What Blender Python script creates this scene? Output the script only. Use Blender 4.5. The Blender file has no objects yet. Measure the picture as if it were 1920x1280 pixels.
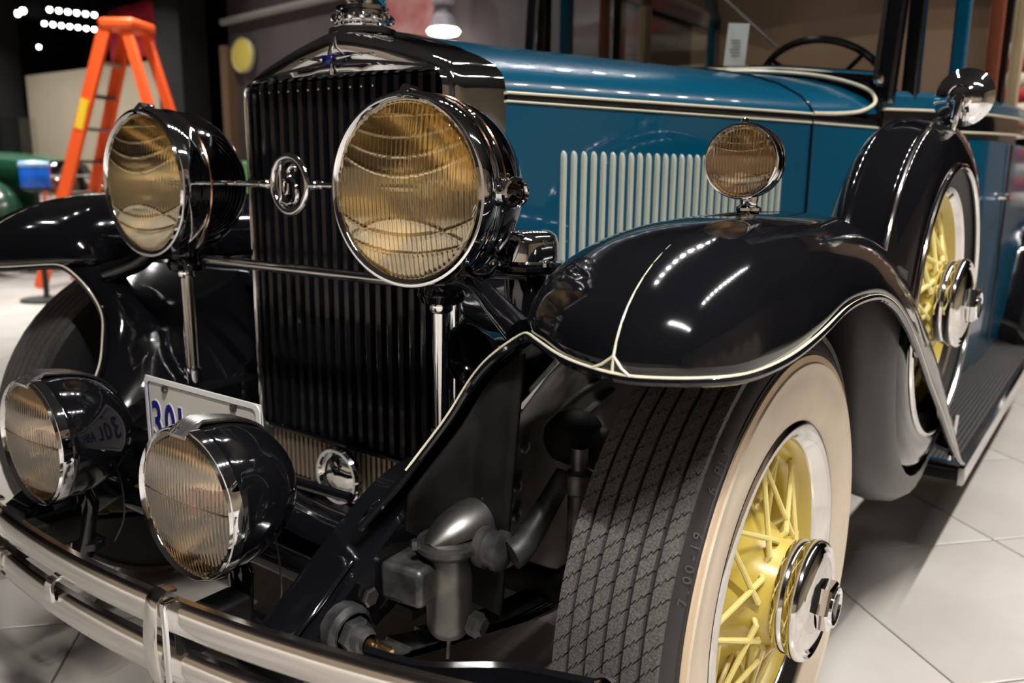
import bpy, math, random
import numpy as np
from mathutils import Vector, Matrix, Euler
random.seed(7)
PI = math.pi
sc = bpy.context.scene
col = sc.collection

# ------------------------------------------------------------------ camera
cam_d = bpy.data.cameras.new('camera'); cam = bpy.data.objects.new('camera', cam_d); col.objects.link(cam)
CR = Vector((0.80629, 0.59145, 0.00886)); CU = Vector((-0.12437, 0.15487, 0.98007)); CF = Vector((-0.57830, 0.79133, -0.19843))
m = Matrix.Identity(4)
for i in range(3):
    m[i][0] = CR[i]; m[i][1] = CU[i]; m[i][2] = -CF[i]
m[0][3], m[1][3], m[2][3] = 1.16946, -1.22412, 1.05317
cam.matrix_world = m
cam_d.sensor_width = 36.0; cam_d.lens = 36.0 * 1578.06 / 1920.0
cam_d.clip_start = 0.02; cam_d.clip_end = 100
cam_d.dof.use_dof = True; cam_d.dof.focus_distance = 1.13; cam_d.dof.aperture_fstop = 3.9
cam_d.dof.aperture_blades = 7
sc.camera = cam

# ------------------------------------------------------------------ world, exposure
w = bpy.data.worlds.new('world'); sc.world = w; w.use_nodes = True
w.node_tree.nodes['Background'].inputs[0].default_value = (0.55, 0.5, 0.46, 1)
w.node_tree.nodes['Background'].inputs[1].default_value = 0.04
sc.view_settings.view_transform = 'Standard'; sc.view_settings.look = 'None'
sc.view_settings.exposure = 0.2; sc.view_settings.gamma = 1.0
sc.view_settings.use_curve_mapping = False
LAMP_POWER = 1500.0

# ------------------------------------------------------------------ materials
MATS = {}
def mat(name, color, rough=0.5, metal=0.0, coat=0.0, noise=None, bump=None, emit=0.0, spec=0.5, coat_rough=0.03, color2=None, nscale=20, detail=4):
    """procedural principled material: optional noise mottling between color and color2, optional noise bump"""
    if name in MATS: return MATS[name]
    mt = bpy.data.materials.new(name); mt.use_nodes = True
    nt = mt.node_tree; b = nt.nodes['Principled BSDF']
    b.inputs['Base Color'].default_value = (*color, 1); b.inputs['Roughness'].default_value = rough
    b.inputs['Metallic'].default_value = metal; b.inputs['Coat Weight'].default_value = coat
    b.inputs['Coat Roughness'].default_value = coat_rough; b.inputs['Specular IOR Level'].default_value = spec
    if emit:
        b.inputs['Emission Color'].default_value = (*color, 1); b.inputs['Emission Strength'].default_value = emit
    tc = nt.nodes.new('ShaderNodeTexCoord')
    if color2 is not None:
        n = nt.nodes.new('ShaderNodeTexNoise'); n.inputs['Scale'].default_value = nscale; n.inputs['Detail'].default_value = detail
        nt.links.new(tc.outputs['Object'], n.inputs['Vector'])
        r = nt.nodes.new('ShaderNodeValToRGB'); r.color_ramp.elements[0].position = 0.38; r.color_ramp.elements[1].position = 0.66
        r.color_ramp.elements[0].color = (*color, 1); r.color_ramp.elements[1].color = (*color2, 1)
        nt.links.new(n.outputs['Fac'], r.inputs['Fac']); nt.links.new(r.outputs['Color'], b.inputs['Base Color'])
    if noise is not None:   # roughness variation (lo, hi, scale)
        n = nt.nodes.new('ShaderNodeTexNoise'); n.inputs['Scale'].default_value = noise[2]; n.inputs['Detail'].default_value = 5
        nt.links.new(tc.outputs['Object'], n.inputs['Vector'])
        mr = nt.nodes.new('ShaderNodeMapRange'); mr.inputs['To Min'].default_value = noise[0]; mr.inputs['To Max'].default_value = noise[1]
        nt.links.new(n.outputs['Fac'], mr.inputs['Value']); nt.links.new(mr.outputs['Result'], b.inputs['Roughness'])
    if bump is not None:    # (strength, scale)
        n = nt.nodes.new('ShaderNodeTexNoise'); n.inputs['Scale'].default_value = bump[1]; n.inputs['Detail'].default_value = 3
        nt.links.new(tc.outputs['Object'], n.inputs['Vector'])
        bp = nt.nodes.new('ShaderNodeBump'); bp.inputs['Strength'].default_value = bump[0]; bp.inputs['Distance'].default_value = 0.002
        nt.links.new(n.outputs['Fac'], bp.inputs['Height']); nt.links.new(bp.outputs['Normal'], b.inputs['Normal'])
    MATS[name] = mt
    return mt

BLACK = mat('black_paint', (0.0045, 0.0045, 0.006), rough=0.10, coat=0.7, coat_rough=0.02, spec=0.25)
BLUE = mat('blue_paint', (0.0003, 0.068, 0.132), rough=0.22, coat=0.6, coat_rough=0.03, spec=0.2)
CREAM = mat('cream_stripe_paint', (0.78, 0.73, 0.55), rough=0.3, coat=0.5)
CHROME = mat('chrome', (0.80, 0.80, 0.82), rough=0.045, metal=1.0)
CHROME_SOFT = mat('soft_chrome', (0.72, 0.70, 0.68), rough=0.10, metal=1.0)
BUMPER = mat('bumper_nickel', (0.74, 0.71, 0.68), rough=0.13, metal=1.0, noise=(0.08, 0.2, 9))
DARKMETAL = mat('dark_metal', (0.06, 0.06, 0.065), rough=0.42, metal=0.7, color2=(0.16, 0.155, 0.15), nscale=30)
STEEL = mat('steel', (0.13, 0.125, 0.12), rough=0.36, metal=0.9, color2=(0.22, 0.21, 0.2), nscale=25)
RUBBER = mat('tyre_rubber', (0.055, 0.051, 0.047), rough=0.8, color2=(0.13, 0.12, 0.11), nscale=420, bump=(0.5, 400))
RUBBER_SIDE = mat('tyre_sidewall_rubber', (0.018, 0.018, 0.019), rough=0.5)
WHITEWALL = mat('whitewall_rubber', (0.64, 0.55, 0.43), rough=0.5, color2=(0.56, 0.47, 0.355), nscale=6)
WHITEEDGE = mat('whitewall_edge', (0.60, 0.45, 0.30), rough=0.55)
YELLOW = mat('yellow_enamel', (0.58, 0.44, 0.075), rough=0.3, coat=0.4)
YELLOW_LIGHT = mat('pale_yellow_enamel', (0.74, 0.62, 0.22), rough=0.3, coat=0.4)
SLAT = mat('black_slat_enamel', (0.006, 0.006, 0.008), rough=0.2, coat=0.15, spec=.35)
UNDER = mat('black_undercoat', (0.006, 0.006, 0.006), rough=0.6, spec=0.15, color2=(0.016, 0.015, 0.014), nscale=15)
APRON = mat('dusty_grey_primer', (0.10, 0.095, 0.085), rough=0.7, color2=(0.26, 0.235, 0.20), nscale=5)
TUB = mat('dusty_black_enamel', (0.03, 0.03, 0.03), rough=0.38, color2=(0.05, 0.047, 0.044), nscale=4)
PLATE = mat('plate_white', (0.68, 0.65, 0.60), rough=0.35)
PLATE_EDGE = mat('plate_border_white', (0.82, 0.82, 0.80), rough=0.3)
PLATE_BLUE = mat('plate_navy', (0.012, 0.018, 0.20), rough=0.35)
BRASS = mat('brass', (0.75, 0.52, 0.24), rough=0.25, metal=1.0)
RED = mat('red_enamel', (0.4, 0.01, 0.012), rough=0.25)
NAVY = mat('navy_enamel', (0.01, 0.012, 0.12), rough=0.25)
GOLD = mat('gold_reflector', (0.96, 0.82, 0.56), rough=0.15, metal=1.0, noise=(0.06, 0.20, 14))
BULB = mat('frosted_bulb', (0.9, 0.8, 0.6), rough=0.3)
ORANGE_BULB = mat('orange_reflection_bulb', (0.75, 0.25, 0.05), rough=0.4)  # orange reflection inside the lens put into the bulb colour
RUBMAT = mat('ribbed_rubber_mat', (0.035, 0.033, 0.031), rough=0.5)
TRIM_BEIGE = mat('beige_upholstery', (0.32, 0.24, 0.14), rough=0.8)
BROWN = mat('brown_mohair', (0.055, 0.032, 0.018), rough=0.8, color2=(0.09, 0.055, 0.03), nscale=12)
WOOD = mat('mahogany_trim', (0.16, 0.04, 0.018), rough=0.35)
DARKRED = mat('ruby_glass', (0.004, 0.001, 0.001), rough=0.1, coat=1)

def lens_material(name, tint, refl, rough, f0=0.08, ior=0.0):
    """clear sheet: schlick mix of a tinted refraction (or plain transparency) and a glossy coat"""
    mt = bpy.data.materials.new(name); mt.use_nodes = True
    nt = mt.node_tree; nt.nodes.clear()
    out = nt.nodes.new('ShaderNodeOutputMaterial'); mix = nt.nodes.new('ShaderNodeMixShader')
    if ior:
        tr = nt.nodes.new('ShaderNodeBsdfRefraction'); tr.inputs['IOR'].default_value = ior; tr.inputs['Roughness'].default_value = 0.03
    else: tr = nt.nodes.new('ShaderNodeBsdfTransparent')
    tr.inputs['Color'].default_value = (*tint, 1)
    gl = nt.nodes.new('ShaderNodeBsdfGlossy'); gl.inputs['Color'].default_value = (*refl, 1); gl.inputs['Roughness'].default_value = rough
    lw = nt.nodes.new('ShaderNodeLayerWeight'); pw = nt.nodes.new('ShaderNodeMath'); pw.operation = 'POWER'; pw.inputs[1].default_value = 4.0
    mr = nt.nodes.new('ShaderNodeMapRange'); mr.inputs['To Min'].default_value = f0; mr.inputs['To Max'].default_value = 1.0
    nt.links.new(lw.outputs['Facing'], pw.inputs[0]); nt.links.new(pw.outputs[0], mr.inputs['Value'])
    nt.links.new(mr.outputs[0], mix.inputs[0]); nt.links.new(tr.outputs[0], mix.inputs[1]); nt.links.new(gl.outputs[0], mix.inputs[2])
    nt.links.new(mix.outputs[0], out.inputs[0]); MATS[name] = mt
    return mt
LENS = lens_material('fluted_amber_lens', (0.97, 0.88, 0.70), (1, 0.91, 0.70), 0.05, 0.30, 1.5)
LENS_CLEAR = lens_material('fluted_clear_lens', (0.90, 0.80, 0.66), (1, 0.93, 0.82), 0.05, 0.18, 1.5)
GLASS = lens_material('window_glass', (0.86, 0.9, 0.88), (1, 1, 1), 0.0, 0.045)

# ------------------------------------------------------------------ mesh helpers
class MB:
    """collects shells, links them as one mesh object"""
    def __init__(s): s.v = []; s.f = []; s.mi = []; s.cur = 0
    def add(s, V, F):
        o = len(s.v); s.v.extend([tuple(p) for p in V]); s.f.extend([tuple(o + i for i in q) for q in F]); s.mi.extend([s.cur] * len(F)); return s
    def grid(s, P, cu=False, cv=False):
        n = len(P); k = len(P[0]); V = [p for row in P for p in row]; F = []
        for i in range(n if cu else n - 1):
            for j in range(k if cv else k - 1):
                a = i * k + j; b = i * k + (j + 1) % k; c = ((i + 1) % n) * k + (j + 1) % k; d = ((i + 1) % n) * k + j
                F.append((a, b, c, d))
        return s.add(V, F)
    def lathe(s, prof, o=(0, 0, 0), ax=(0, 0, 1), seg=48, a0=0, a1=2 * PI):
        """profile (r, h): h along ax"""
        ax = Vector(ax).normalized(); t = Vector((0, 0, 1)) if abs(ax.z) < .9 else Vector((1, 0, 0))
        u = t.cross(ax).normalized(); v = ax.cross(u); o = Vector(o); full = abs(a1 - a0 - 2 * PI) < 1e-6
        rows = []
        for k in range(seg if full else seg + 1):
            a = a0 + (a1 - a0) * k / seg; d = u * math.cos(a) + v * math.sin(a)
            rows.append([o + d * r + ax * h for r, h in prof])
        return s.grid(rows, cu=full)
    def tube(s, pts, r, seg=10, closed=False, caps=True):
        pts = [Vector(p) for p in pts]; n = len(pts); rad = r if isinstance(r, (list, tuple)) else [r] * n
        rows = []; prev = None
        for i in range(n):
            if closed: t = (pts[(i + 1) % n] - pts[i - 1])
            else: t = pts[min(i + 1, n - 1)] - pts[max(i - 1, 0)]
            t.normalize()
            if prev is None:
                q = Vector((0, 0, 1)) if abs(t.z) < .9 else Vector((1, 0, 0)); u = q.cross(t).normalized()
            else:
                u = (prev - t * prev.dot(t)).normalized()
            prev = u; v = t.cross(u)
            rows.append([pts[i] + (u * math.cos(2 * PI * k / seg) + v * math.sin(2 * PI * k / seg)) * rad[i] for k in range(seg)])
        o = len(s.v); s.grid(rows, cu=closed, cv=True)
        if caps and not closed:
            s.f.append(tuple(o + k for k in range(seg))[::-1]); s.f.append(tuple(o + (n - 1) * seg + k for k in range(seg))); s.mi += [s.cur] * 2
        return s
    def sweep(s, path, sec, up=(0, 0, 1), closed_sec=True, caps=True):
        """section (a,b): a along side (tangent x up), b along up"""
        path = [Vector(p) for p in path]; n = len(path); up = Vector(up); rows = []
        for i in range(n):
            t = (path[min(i + 1, n - 1)] - path[max(i - 1, 0)]).normalized()
            sd = t.cross(up).normalized(); u2 = sd.cross(t)
            sk = sec[i] if callable(getattr(sec, '__getitem__', None)) and isinstance(sec[0], list) else sec
            rows.append([path[i] + sd * a + u2 * b for a, b in sk])
        o = len(s.v); k = len(rows[0]); s.grid(rows, cv=closed_sec)
        if caps and closed_sec:
            s.f.append(tuple(o + j for j in range(k))[::-1]); s.f.append(tuple(o + (n - 1) * k + j for j in range(k))); s.mi += [s.cur] * 2
        return s
    def box(s, c, d, rot=None):
        V = [Vector((x * d[0] / 2, y * d[1] / 2, z * d[2] / 2)) for x in (-1, 1) for y in (-1, 1) for z in (-1, 1)]
        if rot is not None:
            R = rot if isinstance(rot, Matrix) else Euler(rot).to_matrix(); V = [R @ p for p in V]
        V = [p + Vector(c) for p in V]
        return s.add(V, [(0, 1, 3, 2), (4, 6, 7, 5), (0, 4, 5, 1), (2, 3, 7, 6), (0, 2, 6, 4), (1, 5, 7, 3)])
    def disc(s, o, ax, r, seg=32):
        return s.lathe([(r, 0), (r * .5, 0), (0.0001, 0)], o, ax, seg)
    def build(s, name, m, parent=None, sharp=35, bevel=0, solid=0, sub=0):
        me = bpy.data.meshes.new(name); me.from_pydata(s.v, [], s.f)
        ms = m if isinstance(m, (list, tuple)) else [m]
        for q in ms: me.materials.append(q)
        if len(ms) > 1: me.polygons.foreach_set('material_index', s.mi)
        me.polygons.foreach_set('use_smooth', [True] * len(me.polygons))
        me.update(); me.set_sharp_from_angle(angle=math.radians(sharp))
        ob = bpy.data.objects.new(name, me); col.objects.link(ob)
        if parent is not None: ob.parent = parent
        if solid:
            q = ob.modifiers.new('thickness', 'SOLIDIFY'); q.thickness = solid; q.offset = 0
        if bevel:
            q = ob.modifiers.new('bevel', 'BEVEL'); q.width = bevel; q.segments = 2; q.limit_method = 'ANGLE'
        if sub:
            q = ob.modifiers.new('subdiv', 'SUBSURF'); q.levels = sub; q.render_levels = sub
        return ob

def catmull(P, n, closed=False):
    P = [np.array(p, float) for p in P]; out = []; N = len(P); segs = N if closed else N - 1
    for i in range(n if closed else n + 1):
        t = i / n * segs; k = min(int(t), segs - 1); f = t - k
        g = (lambda j: P[j % N]) if closed else (lambda j: P[max(0, min(N - 1, j))])
        a, b, c, d = g(k - 1), g(k), g(k + 1), g(k + 2)
        out.append(.5 * (2 * b + (c - a) * f + (2 * a - 5 * b + 4 * c - d) * f * f + (3 * b - a - 3 * c + d) * f ** 3))
    return out

def empty(name, loc=(0, 0, 0), parent=None):
    o = bpy.data.objects.new(name, None); col.objects.link(o); o.location = loc
    if parent is not None: o.parent = parent
    return o
def tag(o, label=None, cat=None, group=None, kind=None):
    if label: o['label'] = label
    if cat: o['category'] = cat
    if group: o['group'] = group
    if kind: o['kind'] = kind
    return o
def text_mesh(s, size, extrude, offset=0.0, font_scale_x=1.0):
    cu = bpy.data.curves.new('txt', 'FONT'); cu.body = s; cu.size = size; cu.extrude = extrude; cu.offset = offset
    cu.align_x = 'CENTER'; cu.align_y = 'CENTER'; cu.resolution_u = 4
    o = bpy.data.objects.new('txt', cu); col.objects.link(o)
    dg = bpy.context.evaluated_depsgraph_get(); me = bpy.data.meshes.new_from_object(o.evaluated_get(dg))
    V = [v.co.copy() for v in me.vertices]; F = [tuple(p.vertices) for p in me.polygons]
    for v in V: v.x *= font_scale_x
    bpy.data.objects.remove(o); bpy.data.curves.remove(cu); bpy.data.meshes.remove(me)
    return V, F
def frame(o, x, y, z):
    m = Matrix.Identity(4)
    for i in range(3): m[i][0] = x[i]; m[i][1] = y[i]; m[i][2] = z[i]; m[i][3] = o[i]
    return m

# ------------------------------------------------------------------ ceiling lamps that light the hall (above and behind the viewer, in tracks; wall-washing rows are added)
def track_lamp(x, y, z, power, size=0.07, spread=115):
    l = bpy.data.lights.new('track_lamp', 'AREA'); l.shape = 'DISK'; l.size = size; l.energy = power; l.spread = math.radians(spread)
    l.color = (1.0, 0.965, 0.93)
    o = bpy.data.objects.new('track_lamp', l); col.objects.link(o); o.location = (x, y, z)
def track(a, b, n, power, z=3.2, spread=115):
    for k in range(n):
        f = k / (n - 1); track_lamp(a[0] + (b[0] - a[0]) * f, a[1] + (b[1] - a[1]) * f, z, power, spread=spread)
track((1.2, -1.40), (2.3, -1.40), 7, 10.0)                 # across, in front of the car
track((1.75, 0.0), (1.75, 4.5), 20, 4.2)                    # along the near side
track((-0.3, 0.3), (-0.3, 4.3), 14, 3.8)                    # above the car
track((-2.3, -1.0), (-2.3, 3.4), 14, 2.4, spread=80)        # beside the far wing
track((3.6, -0.6), (3.6, 3.8), 10, 4.0, spread=60)          # second row on the near side
track((-5.2, -1.2), (-5.2, 2.4), 7, 12, spread=80)          # aisle on the far side
track((-3.2, -3.5), (3.2, -3.5), 12, 9, spread=75)          # aisle in front
track((-9.8, 2.9), (-7.0, 2.9), 4, 22)                      # added unseen row, brightens the partition
track((-5.4, 3.25), (-1.8, 3.25), 5, 9)                     # added unseen row, lifts the dark display wall
track((-1.2, 4.7), (1.4, 4.7), 3, 9)                        # added lamps for the brown panel behind the windscreen
track((5.0, -2.5), (5.0, 5.0), 6, 15, spread=70)                       # added row, keeps the right wall bright for chrome reflections
track((-6.0, -5.0), (4.0, -5.0), 8, 17, spread=95)          # added row, brightens the front wall mirrored in the lenses

# ------------------------------------------------------------------ the hall
WALL_BLACK = mat('black_wall_paint', (0.008, 0.008, 0.009), rough=0.7)
WALL_DARK = mat('charcoal_wall_paint', (0.03, 0.026, 0.028), rough=0.7, color2=(0.07, 0.055, 0.06), nscale=.9)
WALL_BEIGE = mat('beige_wall_paint', (0.42, 0.35, 0.26), rough=0.7, color2=(0.36, 0.30, 0.22), nscale=0.8)
TILE = mat('honed_stone_tile', (0.50, 0.47, 0.435), rough=0.3, color2=(0.41, 0.375, 0.34), nscale=2.2, noise=(0.22, 0.42, 3))
GROUT = mat('dark_grout', (0.06, 0.057, 0.053), rough=0.8)

GZ = 0.057    # floor level
floor = MB().box((-4.5, 2, -0.02), (21, 16, 0.03)).build('floor', GROUT); floor.location.z = GZ
tag(floor, 'pale stone tiled floor of the exhibition hall', kind='structure')
ANG = math.radians(-42.2); TS = 0.587; ux, uy = math.cos(ANG), math.sin(ANG)
tile_b = MB(); g = TS / 2 - 0.0022; b = 0.004
tile_b.add([(-g, -g, -.012), (g, -g, -.012), (g, g, -.012), (-g, g, -.012), (-g, -g, -.0012), (g, -g, -.0012), (g, g, -.0012), (-g, g, -.0012),
            (-g + b, -g + b, 0), (g - b, -g + b, 0), (g - b, g - b, 0), (-g + b, g - b, 0)],
           [(0, 1, 5, 4), (1, 2, 6, 5), (2, 3, 7, 6), (3, 0, 4, 7), (4, 5, 9, 8), (5, 6, 10, 9), (6, 7, 11, 10), (7, 4, 8, 11), (8, 9, 10, 11)])
proto = tile_b.build('tile', TILE, floor, sharp=10)
proto.rotation_euler.z = ANG; first = True
base = Vector((0.691, 0.800, 0)) + Vector((-uy, ux, 0)) * TS / 2
cells = []
for i in range(-40, 20):
    for j in range(-25, 25):
        p = base + Vector((ux, uy, 0)) * (i * TS + .13) + Vector((-uy, ux, 0)) * (j * TS)
        if -14.8 < p.x < 5.8 and -5.8 < p.y < 9.8:
            cells.append(((p - Vector((0.2, 0.2, 0))).length, p))
cells.sort(key=lambda c: c[0])
for d, p in cells[:290]:
    if first: o = proto; first = False
    else:
        o = proto.copy(); col.objects.link(o); o.parent = floor
    o.location = (p.x, p.y, 0)
rest = MB(); R2 = Matrix.Rotation(ANG, 3, 'Z')
for d, p in cells[290:]:
    rest.add([R2 @ Vector((x * g, y * g, 0)) + p for x, y in ((-1, -1), (1, -1), (1, 1), (-1, 1))], [(0, 1, 2, 3)])
tag(rest.build('far_tiles', TILE, floor), kind='stuff')

def struct(name, mb, m, label): return tag(mb.build(name, m, sharp=20), label, kind='structure')
struct('ceiling', MB().box((-4.5, 2, 3.45), (21, 16, 0.1)), WALL_BLACK, 'black painted ceiling of the hall')
struct('wall_back', MB().box((-4.5, 9.9, 1.7), (21, 0.1, 3.4)), WALL_BLACK, 'black back wall of the hall')
struct('wall_left', MB().box((-14.9, 2, 1.7), (0.1, 15.6, 3.4)), WALL_BLACK, 'black wall at the far left of the hall')
struct('wall_right', MB().box((5.9, 2, 1.7), (0.1, 15.6, 3.4)), WALL_BEIGE, 'beige wall on the right of the hall')
struct('wall_front', MB().box((-4.5, -5.9, 0.8), (21, 0.1, 1.6)), WALL_BEIGE, 'beige lower wall behind the viewer')
struct('wall_front_upper', MB().box((-4.5, -5.92, 2.5), (21, 0.1, 1.8)), WALL_DARK, 'unseen upper wall behind the viewer, charcoal for contrast in reflections')  # dark half added so lenses and chrome mirror more contrast
struct('wall_partition', MB().box((-8.62, 4.05, 1.08), (3.15, 0.1, 2.16)), WALL_BEIGE, 'low beige partition wall behind the orange ladder')
struct('column_1', MB().box((-6.75, 3.95, 1.6), (0.42, 0.3, 3.2)), WALL_BLACK, 'black column beside the beige partition')
struct('column_2', MB().box((-10.6, 3.88, 1.6), (0.5, 0.3, 3.2)), WALL_BLACK, 'black column at the left end of the beige partition')
struct('wall_display', MB().box((-3.9, 4.1, 1.45), (4.4, 0.12, 2.9)), WALL_DARK, 'dark display wall behind the radiator')
struct('windscreen_tone_panel', MB().box((-0.1, 5.45, 1.6), (3.6, 0.1, 3.2)), mat('brown_reflection_tone', (.11, .065, .036), rough=.6, color2=(.15, .09, .05), nscale=1.5), 'brown panel added behind the car for the reflected tone in the windscreen')  # added panel, stands in for the brown reflection in the windscreen
tag(MB().box((-6.05, 4.0, 1.1), (0.1, 0.14, 2.2)).build('trim_1', mat('brown_wood_trim', (0.13, 0.075, 0.04), rough=0.6)), 'brown upright trim at the edge of the dark display wall', kind='structure')
tr = MB(); tr.tube([(-6.1, 3.98, 2.42), (-4.3, 3.98, 2.50), (-1.7, 3.98, 2.62)], 0.035, 8)
tag(tr.build('trim_2', mat('grey_rail_paint', (0.2, 0.19, 0.18), rough=0.5)), 'grey rail along the top of the dark display wall', kind='structure')

# things seen through the haze of the out-of-focus background
SPOT = mat('lamp_glow', (1.0, 0.97, 0.93), emit=14.0)
CAN = mat('black_lamp_can', (0.01, 0.01, 0.01), rough=0.5)
def spotlight(p, label, group=None, r=0.028):
    o = empty('ceiling_spotlight', p); tag(o, label, 'spotlight', group)
    d = (Vector((1.0, -1.0, 0.9)) - Vector(p)).normalized()
    MB().lathe([(0.02, -0.16), (r * .8, -0.15), (r * 1.1, -0.13), (r * 1.1, 0.012), (r, 0.012), (r, 0.0)], (0, 0, 0), d, 20).build('lamp_can', CAN, o)
    MB().lathe([(r, 0.0), (r * .6, 0.006), (0.0005, 0.008)], (0, 0, 0), d, 20).build('lamp_glass', SPOT, o)
    MB().tube([(0, 0, 0.02), (0, 0, 3.4 - p[2])], 0.012, 6).build('stem', CAN, o)
ORD = ('first', 'second', 'third', 'fourth', 'fifth', 'sixth', 'seventh')
for k in range(6):
    f = k / 5; spotlight((-10.217 + .11 * f, 4.387 + .516 * f, 3.0), ORD[k] + ' white spotlight from the left in the upper row of six above the beige partition', 'upper row of spotlights')
for k in range(7):
    f = k / 6; spotlight((-11.36 + .1 * f, 4.86 + .65 * f, 3.0), ORD[k] + ' white spotlight from the left in the lower row of seven above the beige partition', 'lower row of spotlights')
for k in range(5):
    f = k / 4; spotlight((-10.585 - 1.085 * f, 4.231 + .22 * f, 3.0), ORD[k] + ' white spotlight from the right in the slanting row at the top left corner', 'slanting row of spotlights', 0.035)
spotlight((-13.842, 5.94, 3.0), 'single small spotlight below the rows at the upper left')
spotlight((-8.468, 5.844, 3.0), 'left one of the pair of spotlights left of the radiator cap', 'pair of spotlights')
spotlight((-8.247, 5.771, 3.0), 'right one of the pair of spotlights left of the radiator cap', 'pair of spotlights')

# orange stepladder
ORANGE = mat('orange_fibreglass', (0.85, 0.10, 0.015), rough=0.45)
ALU = mat('aluminium_step', (0.55, 0.55, 0.55), rough=0.35, metal=0.9)
T = Vector((-5.60, 2.72, 2.2)); lad = empty('stepladder', (T.x, T.y, 0.057))
tag(lad, 'tall orange fibreglass stepladder in front of the beige partition', 'ladder')
le = Vector((.86, .51, 0)); lw = Vector((.51, -.86, 0))
def lp(sp, hw, z): return Vector((T.x, T.y, 0)) + le * sp + lw * hw + Vector((0, 0, z))
def rail(a, b, w, t):
    a, b = Vector(a) - lad.location, Vector(b) - lad.location
    MB().sweep([a, b], [(-w / 2, -t / 2), (w / 2, -t / 2), (w / 2, t / 2), (-w / 2, t / 2)], up=tuple(lw)).build('rail', ORANGE, lad, bevel=.006)
ft = [lp(-.80, -.25, .057), lp(-.80, .25, .057)]; tp = [lp(-.10, -.15, 2.14), lp(-.10, .15, 2.14)]
for k in range(2): rail(ft[k], tp[k], 0.10, 0.05)
rt = [lp(.60, -.24, .057), lp(.60, .24, .057)]; tr2 = [lp(.07, -.14, 2.14), lp(.07, .14, 2.14)]
for k in range(2): rail(rt[k], tr2[k], 0.08, 0.05)
for k in range(1, 8):
    f = k / 8
    a = ft[0].lerp(tp[0], f) - lad.location; b = ft[1].lerp(tp[1], f) - lad.location
    MB().sweep([a, b], [(-.045, -.012), (.045, -.012), (.045, .012), (-.045, .012)]).build('step', ALU if k % 2 else DARKMETAL, lad)
for k in (2, 5):
    f = k / 8; MB().tube([rt[0].lerp(tr2[0], f) - lad.location, rt[1].lerp(tr2[1], f) - lad.location], .015, 8).build('brace', ALU, lad)
cp = MB().box(lp(0, 0, 2.17) - lad.location, (0.30, 0.38, 0.09), (0, 0, .53)).build('top_cap', ORANGE, lad, bevel=.03)
st = MB().box(ft[1].lerp(tp[1], .68) - lad.location + lw * .03, (0.07, 0.012, 0.24), (0, .32, .53)).build('sticker', mat('yellow_sticker', (.9, .6, .03)), lad)

# red banner, round yellow sign, pendant lamp, red poster, flag
bn = MB(); rows = []
for i in range(9):
    rows.append([(-8.1 + i * .118, 3.96 + .012 * math.sin(i * 1.7), 2.72 - j * .11 + .004 * i) for j in range(6)])
bn.grid(rows); tag(bn.build('red_banner', mat('crimson_cloth', (0.5, 0.02, 0.05), rough=.7), solid=.006), 'dark red banner hanging behind the top of the orange ladder', 'banner')
ys = empty('round_sign', (-5.82, 3.99, 2.1)); tag(ys, 'round yellow sign on the display wall left of the radiator', 'sign')
MB().lathe([(0.0005, -.02), (.13, -.02), (.145, -.012), (.145, .02), (.0005, .02)], (0, 0, 0), (0, 1, 0), 40).build('sign_disc', mat('yellow_sign_paint', (.62, .52, .10), rough=.5), ys)
MB().lathe([(.15, -.026), (.16, -.018), (.155, 0.02), (.145, -.012), (.15, -.026)], (0, 0, 0), (0, 1, 0), 40).build('sign_rim', mat('sign_rim_cream', (.5, .46, .25)), ys)
pl = empty('pendant_lamp', (-3.16, 3.8, 2.07)); tag(pl, 'grey pendant lamp with a glowing shade above the bonnet', 'lamp')
MB().lathe([(.015, .50), (.07, .48), (.08, .38), (.055, .36), (.055, .30), (.09, .28), (.095, .20), (.06, .18), (.06, .12), (.085, .10), (.105, .02)], (0, 0, 0), (0, 0, 1), 28).build('lamp_body', mat('grey_lamp_enamel', (.22, .2, .22), rough=.4), pl)
MB().lathe([(.105, .02), (.125, .0), (.11, -.022), (.06, -.035), (.0005, -.04)], (0, 0, 0), (0, 0, 1), 28).build('glass_bowl', mat('glowing_bowl', (1, .85, .75), emit=9.0), pl)
MB().tube([(0, 0, .49), (0, 0, 1.33)], .01, 6).build('cord', CAN, pl)
ps = empty('wall_poster', (-3.75, 4.02, 2.2)); tag(ps, 'pale red poster on the dark wall behind the radiator cap', 'poster')
MB().box((0, 0, 0), (.62, .02, .7)).build('sheet', mat('faded_red_print', (.30, .06, .06), rough=.7, color2=(.42, .27, .25), nscale=3), ps)
MB().box((0, -.002, 0), (.70, .02, .78)).build('frame', mat('dark_frame', (.05, .03, .03), rough=.5), ps).location.y = .008
fl = empty('striped_flag', (0.72, 5.3, 1.3)); tag(fl, 'red and white striped flag seen through the side windows', 'flag')
for k in range(11):
    rr = [[(-.45 + i * .08, .02 * math.sin(i * 1.3), -.45 + k * .095 + z) for i in range(12)] for z in (0, .095)]
    MB().grid(rr).build('stripe', mat('flag_red', (.35, .012, .02), rough=.7) if k % 2 else mat('flag_white', (.55, .48, .40), rough=.7), fl, solid=.006)

# green vintage car far left, mostly hidden
GREEN = mat('green_paint', (0.012, 0.06, 0.03), rough=.25, coat=.7)
PALEGREEN = mat('mid_green_paint', (0.015, 0.085, 0.04), rough=.3, coat=.5)
gc = empty('green_car', (-7.75, 2.9, 0.057)); tag(gc, 'dark green vintage car with chrome lamps behind the far wing', 'car'); gc.rotation_euler.z = math.radians(90)
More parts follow.
